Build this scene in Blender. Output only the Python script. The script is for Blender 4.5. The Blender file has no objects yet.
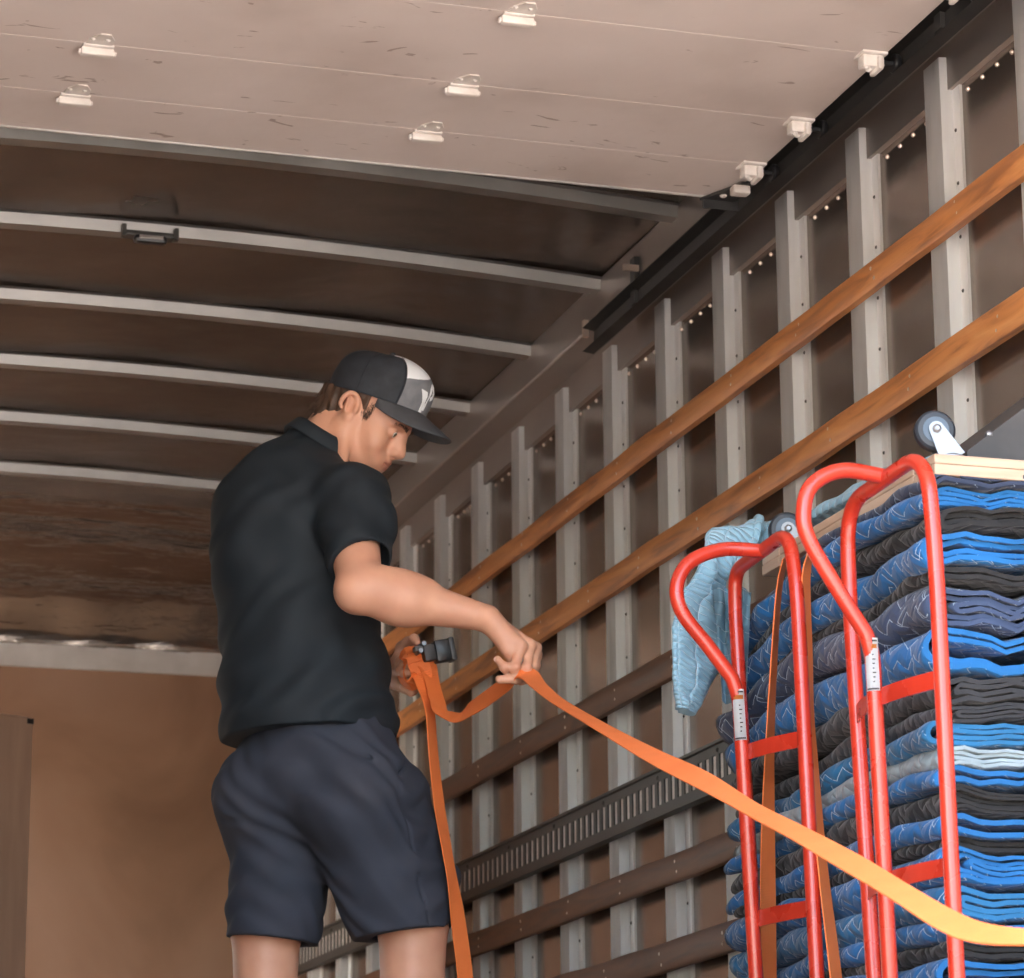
import bpy, bmesh, math, random
import numpy as np
from mathutils import Vector, Matrix, noise
C = bpy.context.scene.collection
PI = math.pi
random.seed(4)

# ------------------------------------------------------------------ camera
YAW, PITCH, ROLL, FPX = 0.30054673, 0.25398416, -0.00698695, 3152.995
CAMZ = -0.19                                   # metres below the cargo floor
fwd = Vector((math.sin(YAW)*math.cos(PITCH), math.cos(YAW)*math.cos(PITCH), math.sin(PITCH)))
rt0 = Vector((math.cos(YAW), -math.sin(YAW), 0)); up0 = rt0.cross(fwd)
RT = math.cos(ROLL)*rt0 + math.sin(ROLL)*up0; UPV = -math.sin(ROLL)*rt0 + math.cos(ROLL)*up0
cd = bpy.data.cameras.new('camera'); cam = bpy.data.objects.new('camera', cd); C.objects.link(cam)
cam.matrix_world = Matrix(((RT.x, UPV.x, -fwd.x, 0), (RT.y, UPV.y, -fwd.y, 0), (RT.z, UPV.z, -fwd.z, CAMZ), (0, 0, 0, 1)))
cd.sensor_fit = 'HORIZONTAL'; cd.sensor_width = 36; cd.lens = FPX/1024*36; cd.clip_start = .1; cd.clip_end = 500
cd.dof.use_dof = True; cd.dof.focus_distance = 5.9; cd.dof.aperture_fstop = 11.0
bpy.context.scene.camera = cam

# ------------------------------------------------------------------ daylight
w = bpy.data.worlds.new('world'); bpy.context.scene.world = w; w.use_nodes = True
nt = w.node_tree; bg = nt.nodes['Background']
sky = nt.nodes.new('ShaderNodeTexSky'); sky.sky_type = 'NISHITA'; sky.sun_disc = False
sky.sun_elevation = math.radians(52); sky.sun_rotation = math.radians(260); sky.air_density = 1.3; sky.dust_density = 3.0; sky.ozone_density = .8
nt.links.new(sky.outputs[0], bg.inputs['Color']); bg.inputs['Strength'].default_value = 0.56
sd = bpy.data.lights.new('sun', 'SUN'); sd.energy = 9.0; sd.angle = math.radians(.6); sd.color = (1, .93, .82)
sun = bpy.data.objects.new('sun', sd); C.objects.link(sun)
sun.rotation_euler = Vector((-.62, .25, .95)).to_track_quat('Z', 'Y').to_euler()   # from high on the left, a little behind the cab side
vs = bpy.context.scene.view_settings
vs.view_transform = 'Standard'; vs.look = 'None'; vs.gamma = 1; vs.use_curve_mapping = False
vs.exposure = 1.62

# ------------------------------------------------------------------ helpers
def ray(x, y):
    return RT*((x-512)/FPX) + UPV*((489-y)/FPX) + fwd
def at(x, y, ax, v):                            # the point seen at pixel x,y that lies on the plane axis=v
    d = ray(x, y); o = Vector((0, 0, CAMZ)); return o + d*((v-o[ax])/d[ax])
Hh = Vector((math.sin(YAW), math.cos(YAW), 0)); Rr = Vector((math.cos(YAW), -math.sin(YAW), 0))
def atD(x, y, D):                               # the point at horizontal distance D ahead
    d = ray(x, y); return Vector((0, 0, CAMZ)) + d*(D/d.dot(Hh))

def tag(o, label, cat, group=None):
    o['label'] = label; o['category'] = cat
    if group: o['group'] = group
    return o
def thing(name, label, cat, loc=(0, 0, 0), rz=0, group=None):
    o = bpy.data.objects.new(name, None); C.objects.link(o); o.location = loc; o.rotation_euler = (0, 0, rz)
    o.empty_display_size = .1
    return tag(o, label, cat, group)
def obj(name, bm, mat, parent=None, smooth=False, angle=None, world=False):
    bmesh.ops.recalc_face_normals(bm, faces=bm.faces)
    me = bpy.data.meshes.new(name); bm.to_mesh(me); bm.free()
    for m in (mat if isinstance(mat, (list, tuple)) else [mat]): me.materials.append(m)
    if smooth or angle:
        me.polygons.foreach_set('use_smooth', [True]*len(me.polygons))
        if angle: me.set_sharp_from_angle(angle=math.radians(angle))
    o = bpy.data.objects.new(name, me); C.objects.link(o)
    if parent:
        o.parent = parent
        if world: o.matrix_parent_inverse = pm(parent).inverted()
    return o
def pm(p):
    m = Matrix.Translation(p.location) @ p.rotation_euler.to_matrix().to_4x4()
    return (pm(p.parent) @ p.matrix_parent_inverse @ m) if p.parent else m
def struct(name, bm, mat, parent=None, **k):
    o = obj(name, bm, mat, parent, **k)
    if not parent: o['kind'] = 'structure'
    return o
def bx(bm, x0, x1, y0, y1, z0, z1, mi=0, bev=0):
    vs_ = [bm.verts.new((x, y, z)) for x in (x0, x1) for y in (y0, y1) for z in (z0, z1)]
    fs = [bm.faces.new([vs_[i] for i in q]) for q in ((0, 1, 3, 2), (4, 6, 7, 5), (0, 4, 5, 1), (2, 3, 7, 6), (0, 2, 6, 4), (1, 5, 7, 3))]
    for f in fs: f.material_index = mi
    if bev:
        es = set(e for f in fs for e in f.edges)
        r = bmesh.ops.bevel(bm, geom=list(es), offset=bev, segments=2, affect='EDGES', profile=.5)
        for f in r['faces']: f.material_index = mi
    return vs_
def obox(bm, c, ax, ay, az, hx, hy, hz, bev=0, mi=0):    # oriented box
    n0 = len(bm.verts); bm.verts.ensure_lookup_table()
    old = set(bm.verts)
    bx(bm, -hx, hx, -hy, hy, -hz, hz, mi, bev)
    for v in bm.verts:
        if v not in old: v.co = Vector(c) + ax*v.co.x + ay*v.co.y + az*v.co.z
def smooth_path(pts, n=8, closed=False):
    P = [Vector(p) for p in pts]; out = []
    for i in range(len(P)-1):
        p0 = P[i-1] if i else P[0]*2-P[1]; p1, p2 = P[i], P[i+1]; p3 = P[i+2] if i+2 < len(P) else P[-1]*2-P[-2]
        for k in range(n):
            t = k/n
            out.append(.5*((2*p1)+(p2-p0)*t+(2*p0-5*p1+4*p2-p3)*t*t+(3*p1-p0-3*p2+p3)*t**3))
    out.append(P[-1]); return out
def round_path(pts, r, n=7):                    # polyline with filleted corners
    P = [Vector(p) for p in pts]; out = [P[0]]
    for i in range(1, len(P)-1):
        a = (P[i-1]-P[i]); b = (P[i+1]-P[i]); rr = min(r, a.length*.48, b.length*.48)
        A = P[i]+a.normalized()*rr; B = P[i]+b.normalized()*rr
        for k in range(n+1):
            t = k/n; out.append(A*(1-t)**2+P[i]*2*t*(1-t)+B*t*t)
    out.append(P[-1]); return out
def tube(bm, path, rad, seg=14, cap=True, mi=0):
    path = [Vector(p) for p in path]; rings = []
    t0 = (path[1]-path[0]).normalized(); nrm = t0.orthogonal().normalized()
    for i, p in enumerate(path):
        t = (path[min(i+1, len(path)-1)]-path[max(i-1, 0)]).normalized()
        nrm = (nrm-t*nrm.dot(t)).normalized(); b = t.cross(nrm)
        r = rad[i] if isinstance(rad, (list, tuple)) else rad
        rings.append([bm.verts.new(p+(nrm*math.cos(2*PI*k/seg)+b*math.sin(2*PI*k/seg))*r) for k in range(seg)])
    for a, b in zip(rings, rings[1:]):
        for k in range(seg):
            f = bm.faces.new((a[k], a[(k+1) % seg], b[(k+1) % seg], b[k])); f.smooth = True; f.material_index = mi
    if cap:
        for rg in (rings[0][::-1], rings[-1]):
            f = bm.faces.new(rg); f.material_index = mi
def lathe(bm, c, axis, prof, seg=32, mi=0):     # prof: (radius, along axis)
    axis = Vector(axis).normalized(); n = axis.orthogonal().normalized(); b = axis.cross(n); rings = []
    for r, h in prof:
        rings.append([bm.verts.new(Vector(c)+axis*h+(n*math.cos(2*PI*k/seg)+b*math.sin(2*PI*k/seg))*max(r, 1e-5)) for k in range(seg)])
    for a, d in zip(rings, rings[1:]):
        for k in range(seg):
            f = bm.faces.new((a[k], a[(k+1) % seg], d[(k+1) % seg], d[k])); f.material_index = mi
    bmesh.ops.remove_doubles(bm, verts=[v for rg in rings for v in rg], dist=1e-5)
def dome(bm, c, n, r, h, seg=8):
    lathe(bm, c, n, [(r, -h*.5), (r, 0), (r*.75, h*.6), (r*.35, h*.95), (0, h)], seg)
def ribbon(bm, rows, th=.0022):                 # rows: (point, half width vector)
    uvl = bm.loops.layers.uv.verify(); R = []; L = 0; Ls = []
    for i, (p, wv) in enumerate(rows):
        t = (rows[min(i+1, len(rows)-1)][0]-rows[max(i-1, 0)][0]); n = t.cross(wv)
        n = n.normalized()*th/2 if n.length > 1e-9 else Vector((0, 0, th/2))
        if i: L += (p-rows[i-1][0]).length
        Ls.append(L)
        R.append([bm.verts.new(q) for q in (p-wv-n, p+wv-n, p+wv+n, p-wv+n)])
    for i in range(len(R)-1):
        for k in range(4):
            f = bm.faces.new((R[i][k], R[i][(k+1) % 4], R[i+1][(k+1) % 4], R[i+1][k])); f.smooth = False
            us = {0: (0, 1), 1: (1, 1), 2: (1, 0), 3: (0, 0)}[k]
            for lp, (u, v) in zip(f.loops, ((us[0], Ls[i]), (us[1], Ls[i]), (us[1], Ls[i+1]), (us[0], Ls[i+1]))): lp[uvl].uv = (u, v)
    bm.faces.new(R[0]); bm.faces.new(R[-1][::-1])

# ------------------------------------------------------------------ materials
def mat(name, col, rough=.6, metal=0, **k):
    m = bpy.data.materials.new(name); m.use_nodes = True; b = m.node_tree.nodes['Principled BSDF']
    b.inputs['Base Color'].default_value = (*col, 1); b.inputs['Roughness'].default_value = rough; b.inputs['Metallic'].default_value = metal
    for a, v in k.items():
        a = a.replace('_', ' ')
        if a in b.inputs: b.inputs[a].default_value = v
    return m
def N(m, t, **k):
    n = m.node_tree.nodes.new(t)
    for a, v in k.items(): setattr(n, a, v)
    return n
def noisy(m, cols, scale=5, detail=6, stretch=(1, 1, 1), rough=None, bump=0, bscale=None, stops=None, dist=0, coord='Object', bdist=.01):
    """varied colour (wear and grain), roughness and bump from noise"""
    T = m.node_tree; L = T.links; b = T.nodes['Principled BSDF']
    tc = N(m, 'ShaderNodeTexCoord'); mp = N(m, 'ShaderNodeMapping'); mp.inputs['Scale'].default_value = stretch
    L.new(tc.outputs[coord], mp.inputs[0])
    ns = N(m, 'ShaderNodeTexNoise'); ns.inputs['Scale'].default_value = scale; ns.inputs['Detail'].default_value = detail; ns.inputs['Distortion'].default_value = dist
    L.new(mp.outputs[0], ns.inputs['Vector'])
    if cols:
        cr = N(m, 'ShaderNodeValToRGB'); e = cr.color_ramp.elements
        stops = stops or [.3+.4*i/(len(cols)-1) for i in range(len(cols))]
        while len(e) < len(cols): e.new(.5)
        for q, (s, c) in zip(e, zip(stops, cols)): q.position = s; q.color = (*c, 1)
        L.new(ns.outputs['Fac'], cr.inputs[0]); L.new(cr.outputs[0], b.inputs['Base Color'])
    if rough:
        mr = N(m, 'ShaderNodeMapRange'); mr.inputs['To Min'].default_value, mr.inputs['To Max'].default_value = rough
        L.new(ns.outputs['Fac'], mr.inputs[0]); L.new(mr.outputs[0], b.inputs['Roughness'])
    if bump:
        n2 = N(m, 'ShaderNodeTexNoise'); n2.inputs['Scale'].default_value = bscale or scale; n2.inputs['Detail'].default_value = 4
        L.new(mp.outputs[0], n2.inputs['Vector'])
        bp = N(m, 'ShaderNodeBump'); bp.inputs['Strength'].default_value = bump; bp.inputs['Distance'].default_value = bdist
        L.new(n2.outputs['Fac'], bp.inputs['Height']); L.new(bp.outputs[0], b.inputs['Normal'])
    return m
M = {}
M['door'] = noisy(mat('door_paint', (.6, .52, .47), .55), [(.58, .49, .445), (.69, .60, .555), (.74, .65, .61)], 2.2, 8, rough=(.4, .65), bump=.15, bscale=9)
# thin brown scuffs on the door paint
def scuffs(m, scale=6, col=(.22, .13, .09), lo=.735, amt=.7):
    T = m.node_tree; L = T.links; b = T.nodes['Principled BSDF']; src = b.inputs['Base Color'].links[0].from_socket
    tc = N(m, 'ShaderNodeTexCoord'); mp = N(m, 'ShaderNodeMapping'); mp.inputs['Scale'].default_value = (1, 2.6, 1); mp.inputs['Rotation'].default_value = (0, 0, .35)
    L.new(tc.outputs['Object'], mp.inputs[0]); ns = N(m, 'ShaderNodeTexNoise'); ns.inputs['Scale'].default_value = scale; ns.inputs['Detail'].default_value = 3; ns.inputs['Distortion'].default_value = 1.6
    L.new(mp.outputs[0], ns.inputs['Vector'])
    cr = N(m, 'ShaderNodeValToRGB'); cr.color_ramp.elements[0].position = lo; cr.color_ramp.elements[1].position = lo+.03
    cr.color_ramp.elements[0].color = (0, 0, 0, 1); cr.color_ramp.elements[1].color = (amt, amt, amt, 1)
    L.new(ns.outputs['Fac'], cr.inputs[0]); mx = N(m, 'ShaderNodeMix', data_type='RGBA')
    L.new(cr.outputs[0], mx.inputs['Factor']); L.new(src, mx.inputs[6]); mx.inputs[7].default_value = (*col, 1); L.new(mx.outputs[2], b.inputs['Base Color'])
scuffs(M['door'], 7, lo=.68, amt=.6)
M['post'] = noisy(mat('aluminium_post', (.5, .5, .5), .45, .2), [(.62, .60, .58), (.80, .78, .76), (.86, .85, .84)], 6, 8, (3, 3, .5), rough=(.35, .6))
M['rail'] = noisy(mat('aluminium_rail', (.4, .38, .36), .4, .8), [(.30, .26, .235), (.42, .37, .34)], 5, 8, (1, .4, 1), rough=(.3, .55))
M['skin_sheet'] = noisy(mat('wall_sheet', (.1, .085, .075), .22, .85), [(.27, .22, .19), (.36, .30, .26)], 3, 6, rough=(.1, .28), bump=.12, bscale=2.2, bdist=.03)
M['roof'] = noisy(mat('roof_sheet', (.16, .14, .13), .25, .7), [(.30, .25, .215), (.44, .37, .32)], 1.8, 6, (1, 1, 1), rough=(.15, .32), bump=.35, bscale=1.3, bdist=.08)
M['bow'] = noisy(mat('roof_bow_metal', (.4, .38, .36), .4, .8), [(.26, .25, .24), (.36, .345, .33)], 5, 5, rough=(.32, .5))
M['cap_sheet'] = noisy(mat('nose_sheet', (.25, .22, .2), .2, .95), [(.22, .19, .17), (.36, .32, .29)], 2, 4, (1.2, 4, 4), rough=(.12, .25), bump=.5, bscale=3.0, bdist=.03)
M['strip'] = noisy(mat('header_strip', (.5, .48, .46), .4, .6), [(.45, .43, .41), (.62, .6, .58)], 6, 5)
M['ply'] = noisy(mat('plywood', (.35, .2, .11), .6), [(.15, .078, .043), (.225, .125, .075), (.27, .165, .11)], 1.7, 9, (1, 1, .8), rough=(.45, .7), bump=.1, dist=.6)
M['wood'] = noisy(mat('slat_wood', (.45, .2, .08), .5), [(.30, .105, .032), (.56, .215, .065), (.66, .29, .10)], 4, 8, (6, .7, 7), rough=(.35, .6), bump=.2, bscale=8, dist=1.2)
M['wood_dark'] = noisy(mat('dark_slat_wood', (.3, .13, .06), .55), [(.07, .03, .015), (.13, .055, .026), (.175, .078, .038)], 4, 8, (6, .7, 7), rough=(.4, .65), bump=.2, bscale=8, dist=1.2)  # darker brown wood for the lower slats
M['knot'] = mat('wood_knot', (.5, .25, .11), .5)
M['black_steel'] = noisy(mat('black_steel', (.03, .03, .03), .45, .4), [(.035, .034, .036), (.09, .085, .08)], 8, 6, rough=(.3, .6))
M['etrack'] = noisy(mat('dark_steel_track', (.07, .065, .06), .45, .3), [(.045, .042, .038), (.075, .07, .064)], 8, 6, (1, 1, 1), rough=(.35, .6))
M['galv'] = mat('zinc_plate', (.27, .27, .285), .42, .9)
M['rivet'] = mat('rivet_metal', (.75, .62, .52), .35, .9)
M['hinge'] = noisy(mat('hinge_paint', (.7, .64, .58), .45), [(.55, .48, .43), (.8, .74, .69)], 25, 5)
M['red'] = noisy(mat('red_enamel', (.72, .04, .012), .25, 0, Coat_Weight=.35, Coat_Roughness=.1), [(.44, .026, .012), (.57, .040, .018)], 14, 4, rough=(.2, .36))
M['rubber'] = mat('wheel_rubber', (.018, .022, .03), .5)
M['hub'] = mat('wheel_core', (.06, .085, .12), .4)
M['paleply'] = noisy(mat('pale_wood', (.62, .45, .32), .6), [(.42, .28, .19), (.56, .41, .30)], 5, 6, (1, 1, 9))
M['carton'] = noisy(mat('cardboard', (.27, .165, .11), .8), [(.46, .29, .21), (.56, .36, .26)], 6, 5, (5, 5, .5))
M['floor'] = noisy(mat('floor_wood', (.2, .13, .08), .6), [(.30, .20, .13), (.42, .29, .19)], 3, 6, (8, .5, 1))
M['ground'] = noisy(mat('ground_concrete', (.45, .38, .31), .9), [(.40, .355, .31), (.52, .465, .41)], 1.2, 8)
M['outer'] = mat('box_outside', (.75, .75, .75), .5)
M['white'] = mat('label_white', (.8, .8, .78), .5)
M['ink'] = mat('label_ink', (.08, .06, .06), .6)
M['inkorange'] = mat('label_orange', (.75, .25, .05), .6)
M['plastic'] = mat('black_plastic', (.015, .015, .017), .32)
M['lens'] = mat('lamp_lens', (.25, .22, .2), .15)
M['panel'] = noisy(mat('dark_panel', (.06, .058, .058), .6), [(.04, .04, .042), (.085, .08, .08)], 9, 7, rough=(.45, .7))

def webbing(name, col):
    m = mat(name, col, .65); T = m.node_tree; L = T.links; b = T.nodes['Principled BSDF']
    tc = N(m, 'ShaderNodeTexCoord'); sp = N(m, 'ShaderNodeSeparateXYZ'); L.new(tc.outputs['UV'], sp.inputs[0])
    wv = N(m, 'ShaderNodeMath', operation='MULTIPLY'); wv.inputs[1].default_value = 2*PI/.0028; L.new(sp.outputs['Y'], wv.inputs[0])
    sn = N(m, 'ShaderNodeMath', operation='SINE'); L.new(wv.outputs[0], sn.inputs[0])
    bp = N(m, 'ShaderNodeBump'); bp.inputs['Strength'].default_value = .35; bp.inputs['Distance'].default_value = .0006
    L.new(sn.outputs[0], bp.inputs['Height']); L.new(bp.outputs[0], b.inputs['Normal'])
    ns = N(m, 'ShaderNodeTexNoise'); ns.inputs['Scale'].default_value = 18; L.new(tc.outputs['Object'], ns.inputs['Vector'])
    cr = N(m, 'ShaderNodeValToRGB'); cr.color_ramp.elements[0].color = (col[0]*.88, col[1]*.82, col[2]*.8, 1); cr.color_ramp.elements[1].color = (*[min(1, c*1.08) for c in col], 1)
    L.new(ns.outputs['Fac'], cr.inputs[0]); L.new(cr.outputs[0], b.inputs['Base Color'])
    return m
M['orange'] = webbing('orange_webbing', (.90, .22, .055))

def quilt(name, col, thread=(.6, .72, .85), sp=.034, per=.05, amp=.022, seed=0, amt=.8):
    """quilted cotton with zigzag stitching; UV in metres: x round the fold, y along the blanket"""
    m = mat(name, col, .8, 0, Sheen_Weight=.15); T = m.node_tree; L = T.links; b = T.nodes['Principled BSDF']
    tc = N(m, 'ShaderNodeTexCoord'); sx = N(m, 'ShaderNodeSeparateXYZ')
    nz = N(m, 'ShaderNodeTexNoise'); nz.inputs['Scale'].default_value = 9+seed*.3; nz.inputs['Detail'].default_value = 2
    L.new(tc.outputs['UV'], nz.inputs['Vector'])
    vm = N(m, 'ShaderNodeVectorMath', operation='MULTIPLY_ADD'); vm.inputs[1].default_value = (.022, .022, 0)
    L.new(nz.outputs['Color'], vm.inputs[0]); L.new(tc.outputs['UV'], vm.inputs[2]); L.new(vm.outputs[0], sx.inputs[0])
    def math_(op, a, bb=None, c=None):
        n = N(m, 'ShaderNodeMath', operation=op)
        for i, q in enumerate((a, bb, c)):
            if q is None: continue
            if isinstance(q, (int, float)): n.inputs[i].default_value = q
            else: L.new(q, n.inputs[i])
        return n.outputs[0]
    tri = math_('PINGPONG', math_('MULTIPLY', sx.outputs['Y'], 1/per), .5)         # 0..0.5
    s = math_('ADD', math_('MULTIPLY', tri, amp*2), sx.outputs['X'])
    fr = math_('PINGPONG', math_('MULTIPLY', s, 1/sp), .5)                          # 0 on a line
    tri2 = math_('PINGPONG', math_('MULTIPLY', sx.outputs['X'], 1/per), .5)
    fr2 = math_('PINGPONG', math_('MULTIPLY', math_('ADD', math_('MULTIPLY', tri2, -amp*2), sx.outputs['Y']), 1/(sp*2.6)), .5)
    fm = math_('MINIMUM', fr, math_('MULTIPLY', fr2, 2.6))
    line = math_('LESS_THAN', fm, .026)
    # stitches fade in and out along the thread
    n3 = N(m, 'ShaderNodeTexNoise'); n3.inputs['Scale'].default_value = 40; L.new(tc.outputs['UV'], n3.inputs['Vector'])
    ln = math_('MULTIPLY', line, math_('GREATER_THAN', n3.outputs['Fac'], .44)); ln = math_('MULTIPLY', ln, amt)
    n4 = N(m, 'ShaderNodeTexNoise'); n4.inputs['Scale'].default_value = 7; n4.inputs['Detail'].default_value = 5; L.new(tc.outputs['Object'], n4.inputs['Vector'])
    cr = N(m, 'ShaderNodeValToRGB'); cr.color_ramp.elements[0].position = .3; cr.color_ramp.elements[1].position = .7
    cr.color_ramp.elements[0].color = (*[c*.78 for c in col], 1); cr.color_ramp.elements[1].color = (*[min(1, c*1.2) for c in col], 1)
    L.new(n4.outputs['Fac'], cr.inputs[0])
    mx = N(m, 'ShaderNodeMix', data_type='RGBA'); L.new(ln, mx.inputs['Factor']); L.new(cr.outputs[0], mx.inputs[6]); mx.inputs[7].default_value = (*thread, 1)
    L.new(mx.outputs[2], b.inputs['Base Color'])
    hgt = math_('POWER', math_('MULTIPLY', fm, 2.0), .5)
    n5 = N(m, 'ShaderNodeTexNoise'); n5.inputs['Scale'].default_value = 26; n5.inputs['Detail'].default_value = 3; L.new(tc.outputs['UV'], n5.inputs['Vector'])
    hgt = math_('ADD', hgt, math_('MULTIPLY', n5.outputs['Fac'], 1.1))
    bp = N(m, 'ShaderNodeBump'); bp.inputs['Strength'].default_value = .7; bp.inputs['Distance'].default_value = .006
    L.new(hgt, bp.inputs['Height']); L.new(bp.outputs[0], b.inputs['Normal'])
    return m
Q = {
 'blue': quilt('quilt_blue', (.004, .11, .31)), 'deep': quilt('quilt_deep_blue', (.003, .075, .235), seed=3), 'teal': quilt('quilt_teal', (.01, .12, .27), seed=5),
 'navy': quilt('quilt_navy', (.018, .028, .06), seed=7, amt=.55), 'black': quilt('quilt_black', (.008, .007, .0075), (.3, .28, .27), seed=9, amt=.35),
 'slate': quilt('quilt_slate', (.032, .052, .11), seed=11), 'charcoal': quilt('quilt_charcoal', (.020, .020, .023), (.25, .25, .25), seed=13, amt=.2),
 'pale': quilt('quilt_pale_grey', (.25, .31, .34), (.5, .25, .22), seed=15, amt=.25), 'light': quilt('quilt_light_blue', (.24, .42, .54), (.62, .72, .78), sp=.016, per=.5, amp=.01, seed=17)}

# ================================================================== THE TRUCK BOX
XW, XL = 2.605, .08            # inner face of the right and left walls
YR, YF = 3.1, 11.0            # rear opening, front wall
ZR = 2.366                     # roof edge height; crown .045 higher in the middle
def roofz(x): 
    t = (x-(XW+XL)/2)/((XW-XL)/2); return ZR+.045*(1-t*t)
bm = bmesh.new(); bx(bm, -60, 60, -60, 60, -1.3, -1.2); g = struct('ground', bm, M['ground'])
bm = bmesh.new(); bx(bm, XL-.06, XW+.06, YR, YF+.05, -.12, 0); struct('floor', bm, M['floor'])

# right wall: sheet with a rivet row under the top rail
bm = bmesh.new(); bx(bm, XW, XW+.02, YR, YF, 0, 2.40); nf = len(bm.faces); y = YR+.05
while y < YF-.1:
    k = ((y-9.066) % .4064)
    if .1 < k < .4064-.05: dome(bm, (XW, y, 2.145), (-1, 0, 0), .0055, .005, 8)
    y += .066
bm.faces.ensure_lookup_table()
for f in bm.faces[nf:]: f.material_index = 1
wall = struct('wall_right', bm, (M['skin_sheet'], M['rivet']))
SD0, SD1, SDZ = 9.2, 10.2, 2.0          # added side opening, out of view, to let daylight in from the left
bm = bmesh.new()
for y0, y1, z0 in ((YR, SD0, 0), (SD1, YF, 0), (SD0, SD1, SDZ)): bx(bm, XL-.02, XL, y0, y1, z0, 2.40)
struct('wall_left', bm, M['skin_sheet'])
bm = bmesh.new(); bx(bm, XW+.02, XW+.05, YR, YF+.05, -.12, 2.46); struct('trim_1', bm, M['outer'])
bm = bmesh.new()
for y0, y1, z0, z1 in ((YR, SD0, -.12, 2.46), (SD1, YF+.05, -.12, 2.46), (SD0, SD1, SDZ, 2.46), (SD0, SD1, -.12, 0)): bx(bm, XL-.05, XL-.02, y0, y1, z0, z1)
struct('trim_2', bm, M['outer'])

# posts: hat sections of bent aluminium on the wall
PIT = .4064; Y0 = 9.066
def post_bm():
    bm = bmesh.new(); h = .030
    prof = [(0, .052), (0, .078), (-h, .078-.012), (-h, -.012), (-h+.004, -.016), (0, -.026), (0, -.062)]   # (x, y): far flange, front, near side, near flange
    prof = [(0, .075), (0, .048), (-h, .044), (-h, -.030), (-.006, -.036), (-.006, -.068), (0, -.068)]
    va = [[bm.verts.new((x, y, z)) for x, y in prof] for z in (0, 2.235)]
    for k in range(len(prof)-1): bm.faces.new((va[0][k], va[0][k+1], va[1][k+1], va[1][k]))
    bmesh.ops.solidify(bm, geom=bm.faces[:], thickness=.0025)
    n = len(bm.faces)
    for i in range(20): dome(bm, (-.006, -.045, .06+i*.112), (-1, 0, 0), .0042, .003, 8)
    bm.faces.ensure_lookup_table()
    for f in bm.faces[n:]: f.material_index = 1
    return bm
post0 = None
for i in range(-5, 15):
    y = Y0-i*PIT+.015
    if y < YR+.1 or y > YF-.05: continue
    if not post0:
        post0 = obj('wall_post', post_bm(), (M['post'], M['etrack']), wall); post0.location = (XW, y, 0)
    else:
        p = post0.copy(); C.objects.link(p); p.location = (XW, y, 0); p.parent = wall
# top rail on the wall with its lower lip and rivets
bm = bmesh.new(); bx(bm, 2.505, XW, YR, YF, 2.262, 2.375, bev=.006); bx(bm, 2.59, XW, YR, YF, 2.165, 2.262)
rail = struct('trim_3', bm, M['rail'])
bm = bmesh.new(); bx(bm, XL, XL+.1, YR, YF, 2.262, 2.375); struct('trim_4', bm, M['rail'])

# roof sheet and its bows
bm = bmesh.new(); nx = 24; ny = 60; grid = []
for j in range(ny+1):
    y = YR+(10.05-YR)*j/ny
    grid.append([bm.verts.new((XL-.02+(XW-XL+.04)*i/nx, y, roofz(XL+(XW-XL)*i/nx)+.004*math.sin(y*5+i*.7))) for i in range(nx+1)])
for a, b in zip(grid, grid[1:]):
    for i in range(nx): bm.faces.new((a[i], a[i+1], b[i+1], b[i]))
bmesh.ops.solidify(bm, geom=bm.faces[:], thickness=-.003)
roof = struct('ceiling', bm, M['roof'], smooth=True)
bm = bmesh.new(); bx(bm, XL-.05, XW+.05, YR, YF+.05, 2.46, 2.49); struct('trim_5', bm, M['outer'])
def bow_bm():
    bm = bmesh.new(); n = 30; rings = []
    prof = [(-.040, 0), (-.028, -.003), (-.022, -.030), (.022, -.030), (.028, -.003), (.040, 0)]
    for i in range(n+1):
        x = XL+.05+(2.51-XL-.05)*i/n
        rings.append([bm.verts.new((x, py, roofz(x)+pz-.003)) for py, pz in prof])
    for a, b in zip(rings, rings[1:]):
        for k in range(len(prof)-1): bm.faces.new((a[k], a[k+1], b[k+1], b[k]))
    return bm
bow0 = None
for k, y in enumerate((3.21, 3.8, 4.39, 4.98, 5.57, 6.16, 6.745, 7.325, 7.925, 8.515, 9.10, 9.69)):
    if not bow0: bow0 = obj('roof_bow', bow_bm(), M['bow'], roof); bow0.location = (0, y, 0)
    else: c = bow0.copy(); C.objects.link(c); c.parent = roof; c.location = (0, y, 0)

# front wall: curved bright sheet above, pale strip, plywood below, kick board
bm = bmesh.new(); bx(bm, XL, XW, YF, YF+.04, 0, 2.06)
front = struct('wall_front', bm, M['ply'])
bm = bmesh.new(); bx(bm, XL, XW, YF-.012, YF+.03, 2.02, 2.105, bev=.002)
bx(bm, XL, XW, YF-.03, YF, 0, .12, bev=.002)
struct('trim_6', bm, M['strip'])
zk = at(150, 967, 1, YF-.03).z
bm = bmesh.new(); n = 26; pr = []
for i in range(n+1):
    t = i/n; a = t*PI/2
    pr.append((YF-.01-(1-math.cos(a))*.97, 2.10+math.sin(a)**1.15*.30+.006*math.sin(t*23)))
nx = 40; G = []
for y, z in pr:
    G.append([bm.verts.new((XL+(XW-XL)*i/nx, y+.004*math.sin(i*1.3), z+(roofz(XL+(XW-XL)*i/nx)-ZR)*max(0, (z-2.1)/.28))) for i in range(nx+1)])
for a, b in zip(G, G[1:]):
    for i in range(nx): bm.faces.new((a[i], a[i+1], b[i+1], b[i]))
struct('trim_7', bm, M['cap_sheet'], smooth=True)

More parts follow.
